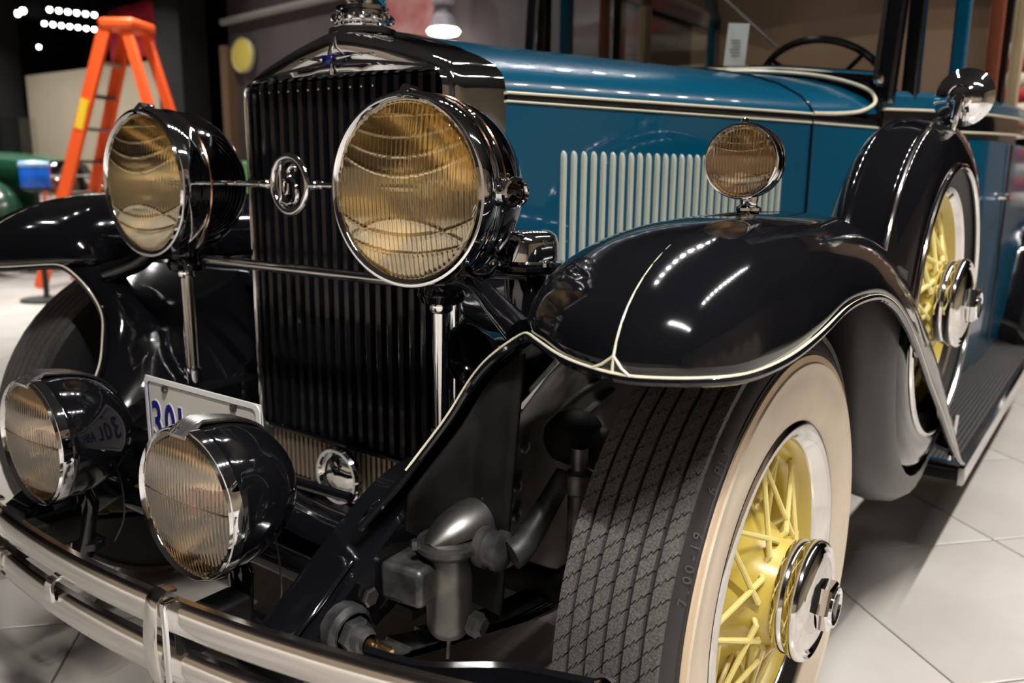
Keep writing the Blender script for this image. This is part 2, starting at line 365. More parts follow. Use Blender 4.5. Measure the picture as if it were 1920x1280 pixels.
# local: front towards -y, x across
def gsec(y, hw, z0, z1):
    return [(hw * x, y, z0 + (z1 - z0) * zz) for x, zz in ((-1, 0), (-1, .5), (-.98, .78), (-.8, .93), (-.4, .99), (0, 1), (.4, .99), (.8, .93), (.98, .78), (1, .5), (1, 0))]
MB().grid([gsec(-.55, .27, .45, 1.06), gsec(-.2, .31, .45, 1.10), gsec(.5, .42, .45, 1.13), gsec(.9, .5, .45, 1.15)]).build('hood', PALEGREEN, gc)
MB().grid([gsec(.9, .5, .4, 1.15), gsec(1.5, .62, .4, 1.14), gsec(2.2, .64, .4, 1.12), gsec(2.5, .5, .5, 1.0)]).build('body', GREEN, gc)
MB().lathe([(.0005, .02), (.26, .02), (.29, 0), (.29, -.05), (.27, -.06)], (0, -.55, .76), (0, -1, 0), 32).build('radiator_shell', CHROME, gc)
for s in (-1, 1):
    f = MB(); rw = []
    for i in range(15):
        a = PI * (i / 14) * 1.05 - .1; y = -.15 - .5 * math.cos(a); z = .38 + .48 * max(0, math.sin(a)) ** .8
        rw.append([(s * x, y, z + dz) for x, dz in ((.42, -.05), (.47, .0), (.56, .03), (.66, .02), (.72, -.03), (.74, -.09))])
    f.grid(rw); f.build('fender', GREEN, gc, solid=.01)
    MB().lathe([(.0005, -.02), (.09, -.015), (.1, 0), (.09, .06), (.05, .12), (.0005, .15)], (s * .34, -.62, .92), (0, 1, 0), 24).build('headlamp', CHROME, gc)
    MB().lathe([(.12, -.06), (.3, -.07), (.36, -.05), (.37, 0), (.36, .05), (.3, .07), (.12, .06), (.12, -.06)], (s * .6, -.15, .37), (1, 0, 0), 32).build('wheel', RUBBER, gc)
MB().tube([(-.75, -.85, .45), (-.4, -.92, .45), (.4, -.92, .45), (.75, -.85, .45)], .03, 8).build('bumper', CHROME, gc)
MB().tube([(-.34, -.6, .92), (.34, -.6, .92)], .014, 8).build('lamp_bar', CHROME, gc)
MB().box((0, 1.02, 1.33), (1.0, .02, .38)).build('windscreen', GLASS, gc)
bb = empty('blue_canister', (-5.4, 1.79, 0.90)); tag(bb, 'bright blue round canister at the left edge in front of the green car', 'canister')
MB().lathe([(.0005, 0), (.095, 0), (.1, .01), (.1, .17), (.09, .185), (.0005, .19)], (0, 0, 0), (0, 0, 1), 28).build('body', mat('bright_blue_plastic', (.01, .12, .6), rough=.3), bb)
MB().lathe([(.103, .15), (.106, .155), (.106, .175), (.095, .19), (.0005, .2)], (0, 0, 0), (0, 0, 1), 28).build('lid', mat('pale_blue_plastic', (.3, .45, .7), rough=.3), bb)
sd = empty('canister_stand', (-5.4, 1.79, 0.057)); tag(sd, 'slim black stand under the blue canister', 'stand')
MB().lathe([(.0005, .0), (.18, .0), (.18, .02), (.03, .03), (.02, .05), (.02, .813), (.1, .828), (.1, .843), (.0005, .843)], (0, 0, 0), (0, 0, 1), 24).build('column', CAN, sd)

gd = empty('green_drum', (-5.45, 3.62, 0.057)); tag(gd, 'pale green drum seen between the far headlamp and the radiator', 'drum')
MB().lathe([(.0005, 0), (.20, 0), (.205, .02), (.20, .04), (.20, .52), (.207, .54), (.20, .56), (.20, 1.02), (.207, 1.04), (.20, 1.06), (.18, 1.055), (.0005, 1.05)], (0, 0, 0), (0, 0, 1), 32).build('barrel', mat('pale_green_enamel', (.12, .36, .13), rough=.4), gd)
MB().lathe([(.03, 1.05), (.03, 1.07), (.0005, 1.075)], (.08, .05, 0), (0, 0, 1), 12).build('bung', STEEL, gd)

# ================================================================== THE CAR
car = empty('car', (0, 0, 0))
tag(car, 'blue and black vintage saloon with chrome radiator, amber headlamps and whitewall tyres', 'car')
def part(mb, name, m, parent=None, **k): return mb.build(name, m, parent if parent is not None else car, **k)

# ---------------- radiator
def loop(kind):
    """points from the lower left, up, over the crest, down the right; kind = opening / outer / rear"""
    if kind == 'open':
        hw = 0.2504; side = [(hw, z) for z in np.linspace(.43, 1.185, 12)]
        cr = [(hw - .002, 1.197), (hw - .009, 1.207), (.228, 1.212), (.19, 1.2135), (.15, 1.214), (.11, 1.2145), (.07, 1.215), (.035, 1.215), (0, 1.215)]
    else:
        d = 0 if kind == 'outer' else .008
        hw = 0.271 + d; side = [(hw, z) for z in np.linspace(.43, 1.175 + d, 12)]
        cr = [(hw - .002, 1.195), (.262 + d, 1.211), (.244 + d, 1.227), (.21 + d, 1.243), (.168 + d, 1.257), (.12, 1.271), (.08, 1.281), (.04, 1.290), (0, 1.297)]
        if kind == 'rear': cr = [(x, z + .006) for x, z in cr]
    r = side + cr
    return [(-x, z) for x, z in r] + [(x, z) for x, z in r[-2::-1]]
LO, LU, LR = loop('open'), loop('outer'), loop('rear')
def lrow(t, y, prow=0.0, A=LO, B=LU):
    return [((1 - t) * a[0] + t * b_[0], y - prow * max(0, 1 - abs(a[0]) / .24) ** 1.5 * (1 if a[1] > 1.15 else 0), (1 - t) * a[1] + t * b_[1]) for a, b_ in zip(A, B)]
sh = MB(); sh.grid([lrow(0, -.115), lrow(0, -.156), lrow(.06, -.164), lrow(.2, -.166), lrow(.32, -.160), lrow(.36, -.153), lrow(.6, -.152, .010), lrow(.85, -.149, .012), lrow(.97, -.142, .006), lrow(1, -.130), lrow(.5, -.09, 0, LU, LR), lrow(1, -.03, 0, LU, LR), lrow(1, -.026, 0, LU, [(x * .96, z - .012) for x, z in LR])])
radiator = part(sh, 'radiator', CHROME, sharp=50)
NS = 18
for k in range(NS):
    x = -.2504 + (k + .5) * .5008 / NS; hw = .0112
    prof = [(-hw, .012), (-hw * .92, .002), (-hw * .6, -.006), (0, -.009), (hw * .6, -.006), (hw * .92, .002), (hw, .012)]
    rows = [[(x + a, -.132 + b_, z) for a, b_ in prof] for z in (.527, .53, 1.206, 1.212)]
    MB().grid(rows).build('slat', SLAT, radiator)
part(MB().box((0, -.105, .82), (.50, .01, .80)), 'core', UNDER, radiator)
for k in range(36):
    x = -.2504 + (k + .5) * .5008 / 36
    prof = [(-.0048, .008), (-.004, -.002), (0, -.005), (.004, -.002), (.0048, .008)]
    MB().grid([[(x + a, -.136 + b_, z) for a, b_ in prof] for z in (.428, .519)]).build('screen_bar', mat('screen_bar_reflection', (.20, .155, .11), rough=.4, metal=.5), radiator)  # beige reflection on the bars put into their colour
part(MB().box((0, -.142, .5225), (.50, .012, .008)), 'screen_rail', SLAT, radiator, bevel=.002)
part(MB().tube([(-.275, -.15, .418), (0, -.15, .418), (.275, -.15, .418)], .012, 10), 'bottom_rail', CHROME_SOFT, radiator)
for k in range(12):
    x = -.2504 + (k + 1.0) * .5008 / NS
    MB().lathe([(.0028, 0), (.0025, .002), (.0003, .003)], (x + .0139 * 0, -.150, 1.196), (0, -1, 0), 8).build('rivet', CHROME, radiator)
part(MB().tube([(0, -.168, 1.216), (0, -.172, 1.25), (0, -.160, 1.285), (0, -.12, 1.303)], .0035, 8), 'centre_strip', CHROME, radiator)
bd = MB(); bd.add([(-.012, -.1755, 1.248), (.012, -.1755, 1.248), (.012, -.177, 1.238), (.0, -.178, 1.226), (-.012, -.177, 1.238)], [(0, 1, 2, 3, 4)])
part(bd, 'badge', NAVY, radiator, solid=.004)
for s in (-1, 1):
    wg = MB(); wg.grid([[(s * (.012 + i * .011), -.1745 + .0006 * i, 1.249 - .0012 * i * (j == 0) - .006 * j * (1 - i / 7)) for j in range(3)] for i in range(7)])
    part(wg, 'badge_wing', CHROME, radiator, solid=.003)
# cap and mascot
cap = MB(); cap.lathe([(.062, 1.290), (.06, 1.300), (.045, 1.306), (.043, 1.312), (.050, 1.314), (.054, 1.318), (.050, 1.323), (.040, 1.325), (.040, 1.330), (.047, 1.332), (.047, 1.338), (.03, 1.343), (.0005, 1.344)], (0, -.09, 0), (0, 0, 1), 40)
rcap = part(cap, 'radiator_cap', CHROME)
for k in range(16):
    a = 2 * PI * k / 16; MB().lathe([(.0055, -.0045), (.0068, 0), (.0055, .0045), (.0003, .006)], (.052 * math.cos(a), -.09 + .052 * math.sin(a), 1.318), (math.cos(a), math.sin(a), 0), 8).build('knurl', CHROME, rcap)
fg = MB(); fg.tube(catmull([(0, -.078, 1.343), (0, -.09, 1.365), (0, -.115, 1.39), (0, -.145, 1.405), (0, -.17, 1.40)], 16), [.02 - .0006 * i for i in range(17)], 12)
part(fg, 'mascot_body', CHROME, rcap)
for s in (-1, 1):
    wv = MB(); wv.grid([[(s * (.008 + .05 * u), -.10 + .06 * v - .05 * u, 1.345 + .012 * math.sin(PI * u) + .05 * u * (1 - .5 * v)) for v in np.linspace(0, 1, 6)] for u in np.linspace(0, 1, 8)])
    part(wv, 'mascot_wing', CHROME, rcap, solid=.006)
part(MB().tube([(0, -.10, 1.34), (0, -.135, 1.352), (0, -.165, 1.372)], [.008, .006, .003], 8), 'mascot_plume', CHROME, rcap)

# ---------------- hood, cowl
def hsec(y):
    t = min(1, max(0, (y + .03) / .96)); 
    F = [(0, 1.303), (.06, 1.296), (.12, 1.283), (.18, 1.264), (.225, 1.244), (.258, 1.220), (.274, 1.200), (.279, 1.184)]
    Rr = [(0, 1.328), (.12, 1.325), (.24, 1.314), (.34, 1.295), (.415, 1.270), (.468, 1.240), (.494, 1.215), (.502, 1.197)]
    h = [((1 - t) * a[0] + t * b_[0], (1 - t) * a[1] + t * b_[1]) for a, b_ in zip(F, Rr)]
    if y > .93:
        q = (y - .93) / .32; h = [(x * (1 + .155 * q), z + .016 * q) for x, z in h]
    return h
def hx(y, z):   # half width of the hood side below the belt
    t = (y + .03) / .96
    return .279 + .223 * t if y <= .93 else .502 * (1 + .155 * (y - .93) / .32)
ys_ = np.linspace(-.03, .925, 25)
def top_rows(ys): return [[(-x, y, z) for x, z in hsec(y)][::-1] + [(x, y, z) for x, z in hsec(y)[1:]] for y in ys]
hood = part(MB().grid(top_rows(ys_)), 'hood', BLUE, sharp=60)
part(MB().tube([(0, y, hsec(y)[0][1] + .001) for y in ys_], .005, 8), 'hinge', CHROME, hood)
def beltz(y, lo):
    t = min(1, (y + .03) / .96); return (1.170 + .006 * t) if lo else (1.184 + .013 * t)
for s in (-1, 1):
    b_ = MB(); b_.grid([[(s * (hx(y, 0) + d), y, beltz(y, True) + f * (beltz(y, False) - beltz(y, True))) for f, d in ((0, 0), (.1, .002), (.5, .0035), (.9, .002), (1, 0))] for y in ys_])
    part(b_, 'belt_moulding', BLACK, hood)
    for lo in (0, 1): part(MB().tube([(s * (hx(y, 0) + .0015), y, beltz(y, lo)) for y in ys_], .0024 if lo else .003, 8), 'cream_stripe', CREAM, hood)
    sd_ = MB(); sd_.grid([[(s * hx(y, 0), y, z) for z in (beltz(y, True), 1.1, 1.0, .9, .80, .74)] for y in ys_])
    side = part(sd_, 'hood_side', BLUE, sharp=60)
    NL = 28
    for k in range(NL):
        y = .105 + k * .695 / (NL - 1); x = hx(y, 0)
        n = Vector((.972, -.232, 0)); tdir = Vector((.232, .972, 0)); rows = []
        for z, q in ((.79, 1), (1.06, 1), (1.078, 1), (1.085, .85), (1.0895, .5), (1.091, .1)):
            c = Vector((x, y, z)); rows.append([c + tdir * a * q + n * h * q for a, h in ((-.0062, -.001), (-.0058, .0035), (-.004, .0068), (0, .008), (.004, .0068), (.0058, .0035), (.0062, -.001))])
        if s < 0: rows = [[Vector((-p.x, p.y, p.z)) for p in r] for r in rows]
        if s > 0 or k % 4 == 0: MB().grid(rows).build('louvre', mat('louvre_cream', (.50, .54, .46), rough=.35, coat=.3), side)
# cowl behind the hood seam
yc = np.linspace(.93, 1.25, 9)
cowl = part(MB().grid(top_rows(yc)), 'cowl', BLUE, sharp=60)
part(MB().tube([(x, .9275, z + .001) for x, z in [(-a, b) for a, b in hsec(.9275)][::-1] + hsec(.9275)[1:]], .0035, 8), 'seam', BLACK, cowl)
for s in (-1, 1):
    part(MB().grid([[(s * hx(y, 0), y, z) for z in (1.176, 1.0, .8, .6)] for y in yc]), 'cowl_side', BLUE, cowl, sharp=60)
    part(MB().grid([[(s * (hx(y, 0) + d), y, 1.176 + f * .021) for f, d in ((0, 0), (.1, .002), (.5, .0035), (.9, .002), (1, 0))] for y in yc]), 'cowl_belt', BLACK, cowl)
    part(MB().tube([(s * (hx(y, 0) + .0015), y, 1.176) for y in yc], .0024, 8), 'cream_stripe', CREAM, cowl)
    part(MB().box((s * .5035, .9275, .98), (.004, .006, .40), (0, 0, -s * .23)), 'seam', BLACK, cowl)
    pth = [(.5035, .93, 1.198), (.53, 1.04, 1.203), (.556, 1.14, 1.213), (.572, 1.205, 1.232), (.57, 1.232, 1.252), (.545, 1.238, 1.278), (.47, 1.236, 1.306), (.36, 1.232, 1.328), (.2, 1.228, 1.343), (0, 1.226, 1.348)]
    part(MB().tube([(s * p[0], p[1], p[2]) for p in catmull(pth, 40)], .0048, 8), 'cream_stripe', CREAM, cowl)
# black scuttle, windscreen frame, body shell
def bsec(y, hw, zb=1.30):
    return [(-hw, y, 1.2), (-hw * .985, y, zb - .03), (-hw * .9, y, zb), (-hw * .6, y, zb + .032), (0, y, zb + .048), (hw * .6, y, zb + .032), (hw * .9, y, zb), (hw * .985, y, zb - .03), (hw, y, 1.2)]
part(MB().grid([bsec(1.235, .585), bsec(1.30, .60, 1.305), bsec(1.34, .61, 1.31)]), 'scuttle', BLACK, sharp=60)
ws = part(MB().tube([(-.57, 1.27, 1.30), (-.3, 1.255, 1.337), (0, 1.25, 1.349), (.3, 1.255, 1.337), (.57, 1.27, 1.30)], .016, 10), 'windscreen', BLACK)
part(MB().tube([(-.57, 1.258, 1.318), (-.3, 1.243, 1.350), (0, 1.238, 1.362), (.3, 1.243, 1.350), (.57, 1.258, 1.318)], .006, 8), 'chrome_bead', CHROME, ws)
for s in (-1, 1):
    part(MB().sweep([(s * .585, 1.27, 1.24), (s * .59, 1.30, 1.50), (s * .60, 1.34, 1.80)], [(-.022, -.03), (.022, -.03), (.022, .03), (-.022, .03)], up=(0, -1, 0)), 'pillar', BLACK, ws, bevel=.008)
    part(MB().tube([(s * .562, 1.243, 1.30), (s * .567, 1.27, 1.50), (s * .577, 1.31, 1.80)], .007, 8), 'chrome_bead', CHROME, ws)
    part(MB().lathe([(.0003, -.012), (.012, -.010), (.014, 0), (.012, .010), (.0003, .012)], (s * .575, 1.232, 1.30), (0, 0, 1), 12), 'hinge_knuckle', CHROME, ws)
part(MB().grid([[(x, 1.262 + .13 * (z - 1.3) , z) for z in (1.30 + .04 * (1 - abs(x) / .56), 1.55, 1.80)] for x in np.linspace(-.56, .56, 7)]), 'pane', GLASS, ws)
part(MB().tube([(.02, 1.225, 1.74), (.12, 1.22, 1.56), (.30, 1.215, 1.40)], .004, 6), 'wiper', STEEL, ws)
# body sides and doors
BX = [(1.25, .585), (1.42, .66), (1.62, .715), (1.9, .755), (2.3, .78), (3.0, .79), (3.9, .76), (4.3, .68)]
def bx_(y):
    for (a, p), (b_, q) in zip(BX, BX[1:]):
        if a <= y <= b_: return p + (q - p) * (y - a) / (b_ - a)
    return BX[-1][1]
yb = np.linspace(1.25, 4.3, 40)
for s in (-1, 1):
    bs = MB(); bs.grid([[(s * (bx_(y) - d), y, z) for z, d in ((.34, .03), (.5, .008), (.8, 0), (1.165, .004))] for y in yb])
    side = part(bs, 'body_side', BLUE, sharp=60)
    part(MB().grid([[(s * (bx_(y) + d), y, z + .03 * min(1, (y - 1.25) / 1.2)) for z, d in ((1.165, -.002), (1.17, .004), (1.195, .007), (1.22, .004), (1.225, -.002))] for y in yb]), 'body_belt', BLACK, side)
    for z0 in (1.168, 1.225): part(MB().tube([(s * (bx_(y) + .004), y, z0 + .03 * min(1, (y - 1.25) / 1.2)) for y in yb], .0035, 8), 'cream_stripe', CREAM, side)
    part(MB().grid([[(s * (bx_(y) - d), y, z + .03 * min(1, (y - 1.25) / 1.2)) for z, d in ((1.225, .0), (1.26, .002), (1.275, .02))] for y in yb]), 'window_sill', BLUE, side)
    for y0, wd, mt in ((1.40, .05, BLACK), (1.66, .045, BLUE), (2.02, .035, WOOD), (2.16, .05, BLACK), (2.42, .05, TRIM_BEIGE), (3.2, .08, BLUE)):
        part(MB().box((s * (bx_(y0) - .03), y0, 1.52), (.04, wd, .56)), 'window_pillar', mt, side, bevel=.006)
    part(MB().grid([[(s * (bx_(y) - .03), y, z) for z in (1.26, 1.8)] for y in np.linspace(1.70, 3.15, 6)]), 'window_pane', GLASS, side)
    part(MB().tube([(s * (bx_(1.35) + .004), 1.35, z) for z in (.45, .8, 1.16)], .004, 6), 'door_seam', BLACK, side)
    part(MB().tube([(s * (bx_(2.32) + .004), 2.32, z) for z in (.45, .8, 1.16)], .004, 6), 'door_seam', BLACK, side)
    dh = MB(); dh.tube([(s * (bx_(2.2) + .002), 2.2, .98), (s * (bx_(2.2) + .035), 2.2, .98), (s * (bx_(2.2) + .04), 2.12, .975)], [.012, .009, .006], 8)
    part(dh, 'door_handle', CHROME, side)
part(MB().grid([[(x, y, 1.80 + .05 * (1 - (x / .8) ** 2)) for x in np.linspace(-.78, .78, 9)] for y in (1.30, 2.2, 3.4, 4.1)]), 'roof', BLACK, solid=.02)
part(MB().box((0, 4.2, 1.0), (1.3, .04, .5)), 'rear_panel', BLACK)
dash = part(MB().grid([[(x, y, z) for x in (-.56, -.3, 0, .3, .56)] for y, z in ((1.28, 1.31), (1.36, 1.315), (1.42, 1.29), (1.43, 1.15))]), 'dashboard', BROWN, solid=.01)
for sx in (-.34, .34): part(MB().box((sx, 2.1, .95), (.58, .16, .72), (-.15, 0, 0)), 'seat_back', BROWN, bevel=.05)
part(MB().box((0, 3.6, 1.0), (1.3, .2, .75), (-.15, 0, 0)), 'rear_seat_back', BROWN, bevel=.06)
sw = MB(); cc = Vector((.32, 1.60, 1.30)); ax_ = Vector((0, .75, .66)).normalized(); uu = Vector((1, 0, 0)); vv = ax_.cross(uu)
sw.tube([cc + (uu * math.cos(a) + vv * math.sin(a)) * .20 for a in np.linspace(0, 2 * PI, 41)[:-1]], .011, 10, closed=True)
wheel_ = part(sw, 'steering_wheel', SLAT)
for k in range(4):
    a = PI / 4 + k * PI / 2; part(MB().tube([cc, cc + (uu * math.cos(a) + vv * math.sin(a)) * .2], .007, 6), 'wheel_spoke', SLAT, wheel_)
part(MB().tube([cc, cc + ax_ * -.4], .016, 8), 'steering_column', SLAT, wheel_)
ic = empty('information_card', (.135, 1.315, 1.36)); tag(ic, 'white information card standing on the dashboard behind the windscreen', 'card'); ic.rotation_euler = (-.12, .06, .35)
MB().box((0, 0, .068), (.062, .004, .135)).build('sheet', mat('white_card', (.82, .8, .8), rough=.6), ic)
for k in range(6): MB().box((-.004 + .002 * (k % 3), -.0026, .085 - k * .009), (.03 - .003 * (k % 3), .0012, .0024)).build('print_line', mat('grey_print', (.25, .25, .27), rough=.7), ic)

# ---------------- front wings
S0 = (.70, -.10, .992)
ST = [((0.5740, 0.9934, 0.3785), (0.7443, 0.9934, 0.4069)),
      ((0.5551, 0.7853, 0.5772), (0.7348, 0.7853, 0.6529)),
      ((0.5362, 0.6434, 0.7002), (0.7301, 0.6434, 0.7900)),
      ((0.5362, 0.5015, 0.7664), (0.7254, 0.5015, 0.8894)),
      ((0.5362, 0.3596, 0.8042), (0.7254, 0.3596, 0.9508)),
      ((0.5362, 0.1988, 0.8326), (0.7254, 0.1988, 0.9858)),
      ((0.5362, 0.0285, 0.8421), (0.7254, 0.0285, 0.9953)),
      ((0.5362, -0.1134, 0.8421), (0.7254, -0.0661, 0.9972)),
      ((0.5409, -0.2553, 0.8468), (0.7254, -0.1229, 0.9962)),
      ((0.5551, -0.3404, 0.8515), (0.7254, -0.1607, 0.9953)),
      ((0.5835, -0.3859, 0.8534), (0.7254, -0.1607, 0.9953)),
      ((0.6308, -0.4218, 0.8496), (0.7254, -0.1607, 0.9953)),
      ((0.6875, -0.4568, 0.8449), (0.7301, -0.1607, 0.9953)),
      ((0.7632, -0.4823, 0.8439), (0.7367, -0.1607, 0.9953)),
      ((0.8105, -0.4729, 0.8458), (0.7405, -0.1607, 0.9953)),
      ((0.8445, -0.4445, 0.8458), (0.7424, -0.1607, 0.9953)),
      ((0.8673, -0.3906, 0.8439), (0.7443, -0.1512, 0.9953)),
      ((0.8767, -0.2931, 0.8477), (0.7443, -0.1229, 0.9962)),
      ((0.8814, -0.1938, 0.8638), (0.7443, -0.0850, 0.9972)),
      ((0.8814, -0.0850, 0.8827), (0.7443, -0.0188, 0.9962)),
      ((0.8814, 0.0569, 0.8789), (0.7443, 0.0758, 0.9934)),
      ((0.8814, 0.1609, 0.8562), (0.7443, 0.1704, 0.9887)),
      ((0.8824, 0.2555, 0.8193), (0.7443, 0.2650, 0.9726)),
      ((0.8843, 0.3880, 0.7475), (0.7443, 0.3880, 0.9414)),
      ((0.8862, 0.5299, 0.6547), (0.7443, 0.5204, 0.8780)),
      ((0.8937, 0.6623, 0.5630), (0.7443, 0.6434, 0.7900)),
      ((0.9004, 0.7853, 0.4731), (0.7443, 0.7664, 0.6718)),
      ((0.9070, 0.9083, 0.3974), (0.7443, 0.8988, 0.5299)),
      ((0.9093, 0.9745, 0.3691), (0.7443, 0.9934, 0.4069))]
NST = 150
LL = catmull([a for a, _ in ST], NST); SS = catmull([b_ for _, b_ in ST], NST)
def fpt(i, t, off=0.0):
    L, S = LL[i], SS[i]; th = t * PI / 2; c, s = 1 - math.cos(th), math.sin(th) ** .92
    p = np.array([L[0] + (S[0] - L[0]) * c, L[1] + (S[1] - L[1]) * c, L[2] + (S[2] - L[2]) * s])
    if off:
        h = np.array([L[0] - S[0], L[1] - S[1], 0.0]); h /= np.linalg.norm(h); p += h * off * math.cos(th) + np.array([0, 0, off * math.sin(th)])
    return p
EDGE = [(.535, -.372, .825), (.50, -.368, .798), (.468, -.366, .76), (.450, -.380, .72), (.42, -.405, .668), (.405, -.44, .628), (.38, -.495, .575), (.36, -.55, .525)]
NIN = [(.46, .0, .83), (.40, .0, .75), (.34, -.05, .66), (.32, -.15, .60), (.315, -.28, .565), (.315, -.43, .53), (.315, -.55, .495)]
i_nose = int(13 / 28 * NST); i_corner = int(10 / 28 * NST)
def smooth_path(P, n=4):
    for _ in range(n): P = [P[0]] + [(P[k - 1] + 2 * P[k] + P[k + 1]) / 4 for k in range(1, len(P) - 1)] + [P[-1]]
    return P
lamp_base = fpt(int(19 / 28 * NST), 1)
for s in (1, -1):
    mir = lambda p: (s * p[0], p[1], p[2])
    fd = MB(); fd.grid([[mir(fpt(i, t)) for t in np.linspace(0, 1, 15)] for i in range(NST + 1)])
    fender = part(fd, 'fender', BLACK, sharp=70, solid=.004)
    edge_path = smooth_path([fpt(i, 0) for i in range(NST, i_corner - 1, -1)] + catmull([LL[i_corner]] + EDGE, 30)[1:27])
    part(MB().tube([mir(p + np.array([0, 0, .002])) for p in edge_path], .0062, 10), 'rolled_edge', BLACK, fender)
    n_f = NST - i_corner + 1
    strp = [fpt(i, .02, .0035) for i in range(NST, i_corner - 1, -1)] + [p + np.array([-.001, -.004, .007]) for p in catmull([LL[i_corner]] + EDGE, 30)[1:22]]
    strp = smooth_path(strp)
    part(MB().tube([mir(p) for p in strp], .0019, 8), 'cream_stripe', CREAM, fender)
    part(MB().tube([mir(fpt(i_nose, t, .0012)) for t in np.linspace(.02, .62, 24)], [.0019 - .0012 * k / 23 for k in range(24)], 8), 'cream_rib', CREAM, fender)
    for q in (-1, 1):
        part(MB().tube([mir(fpt(i_nose, .12, .0016)), mir(fpt(i_nose, .085, .0025)), mir(fpt(i_nose + q, .045, .0032)), mir(fpt(i_nose + q * 2, .02, .0035))], .0015, 6), 'cream_fork', CREAM, fender)
    # splash apron between wing and frame
    E_ = catmull([LL[i_corner]] + EDGE, 24); N_ = catmull(NIN, 24); ap = []
    for a, b_ in list(zip(E_, N_))[:21]:
        row = []
        for t in np.linspace(0, 1, 9):
            p = a + (b_ - a) * t; p = p + np.array([0, 0, .03 * math.sin(PI * t) * (1 - t)]); row.append(mir(p))
        ap.append(row)
    part(MB().grid(ap), 'splash_apron', BLACK, sharp=70, solid=.004)
    # catwalk between wing and hood
    part(MB().grid([[mir(p) for p in ((.54, y, .845 if y < .2 else .845 - (y - .2) * .2), (.46, y, .80), (hx(max(y, -.03), 0), y, .77))] for y in np.linspace(-.05, .8, 12)]), 'catwalk', BLACK, fender, solid=.004)
    # running board
    rb = part(MB().box((s * .805, 1.96, .345), (.203, 2.02, .025)), 'running_board', UNDER, bevel=.004)
    for k in range(16): part(MB().box((s * (.717 + k * .0112), 1.94, .359), (.0072, 1.9, .005)), 'mat_rib', RUBMAT, rb)
    part(MB().sweep([(s * .9115, .945, .348), (s * .9115, 2.96, .348)], [(-.006, -.021), (.006, -.021), (.009, 0), (.006, .021), (-.006, .021)]), 'edge_moulding', CHROME_SOFT, rb)
    part(MB().box((s * .81, .985, .366), (.19, .019, .008)), 'end_strip', CHROME_SOFT, rb)
    # inner wing panel seen behind the tyre, chassis
    if s > 0:
        ip = part(MB().grid([[(x, y, z) for z in np.linspace(.42, zt, 8)] for x, y, zt in ((.415, -.22, .64), (.42, -.1, .72), (.43, .1, .82), (.44, .3, .83), (.46, .5, .83))]), 'inner_wing_panel', APRON, sharp=60, solid=.004)
        part(MB().tube([(.437, .12, .70), (.43, .0, .68), (.428, -.12, .652), (.426, -.13, .60)], .0035, 6), 'pressed_rib', APRON, ip)
        part(MB().tube([(.435, .1, .66), (.43, -.02, .63), (.428, -.10, .60)], .005, 6), 'pressed_rib', APRON, ip)
        for hy_, hz_ in ((-.02, .60), (-.19, .56), (-.19, .51), (-.17, .62)):
            part(MB().lathe([(.012, 0), (.010, .004), (.004, .005), (.0003, .003)], (.426, hy_, hz_), (1, 0, 0), 12), 'rivet', DARKMETAL, ip)
        FE = catmull([LL[i_corner]] + EDGE, 24)[2:19]
        crt = part(MB().grid([[(p[0] + .008 - .05 * t, p[1] + .014 + .02 * t, (p[2] - .012) * (1 - t) + .43 * t) for t in np.linspace(0, 1, 8)] for p in FE]), 'rubber_flap', UNDER, sharp=60, solid=.006)
        part(MB().tube([(.528, -.345, .79), (.514, -.338, .70), (.502, -.334, .63), (.478, -.345, .60)], .003, 6), 'flap_seam', RUBMAT, crt)
# frame horns
for s in (1, -1):
    pth = catmull([(s * .352, -.615, .462), (s * .352, -.57, .488), (s * .352, -.48, .548), (s * .352, -.37, .608), (s * .345, -.2, .62), (s * .34, .2, .62), (s * .34, .8, .6)], 30)
    hh = []
    for k in range(31):
        h = .06 + .06 * min(1, k / 12); hh.append([(-.042, -h), (.042, -h), (.048, -h + .008), (.048, -.006), (.042, 0), (-.042, 0), (-.048, -.006), (-.048, -h + .008)])
    horn = part(MB().sweep(pth, hh), 'frame_horn', BLACK, sharp=40)
    part(MB().sweep([(s * .352, -.606, .470), (s * .352, -.57, .491), (s * .352, -.50, .538)], [(-.033, 0), (.033, 0), (.030, .006), (-.030, .006)]), 'cover_plate', BLACK, horn, bevel=.003)
    part(MB().box((s * .352, -.618, .432), (.085, .05, .055), (.5, 0, 0)), 'spring_eye_block', UNDER, horn, bevel=.012)
    if s > 0:
        def hexbolt(o, ax, r, h, m, par, nm='bolt'):
            return part(MB().lathe([(.0003, h), (r * .8, h), (r, h * .8), (r, 0)], o, ax, 6), nm, m, par, sharp=20)
        part(MB().lathe([(.034, 0), (.035, .02), (.028, .026), (.028, .03)], (.400, -.545, .470), (1, -.1, 0), 14), 'shackle_boss', DARKMETAL, horn)
        hexbolt((.428, -.549, .470), (1, -.1, 0), .024, .016, DARKMETAL, horn, 'shackle_nut')
        part(MB().lathe([(.018, 0), (.017, .012), (.013, .014), (.013, .02)], (.443, -.551, .470), (1, -.1, 0), 16), 'nut_collar', DARKMETAL, horn)
        part(MB().lathe([(.008, 0), (.008, .008), (.005, .010), (.005, .014), (.0075, .016), (.0085, .018), (.0085, .034), (.006, .036), (.004, .034), (.0003, .033)], (.461, -.553, .470), (1, .05, -.05), 16), 'grease_nipple', BRASS, horn)
        hexbolt((.394, -.492, .488), (1, 0, 0), .014, .012, STEEL, horn)
        part(MB().lathe([(.0003, .004), (.018, .003), (.019, 0)], (.394, -.492, .488), (1, 0, 0), 18), 'washer', DARKMETAL, horn)
        hexbolt((.394, -.455, .52), (1, 0, 0), .008, .006, STEEL, horn)
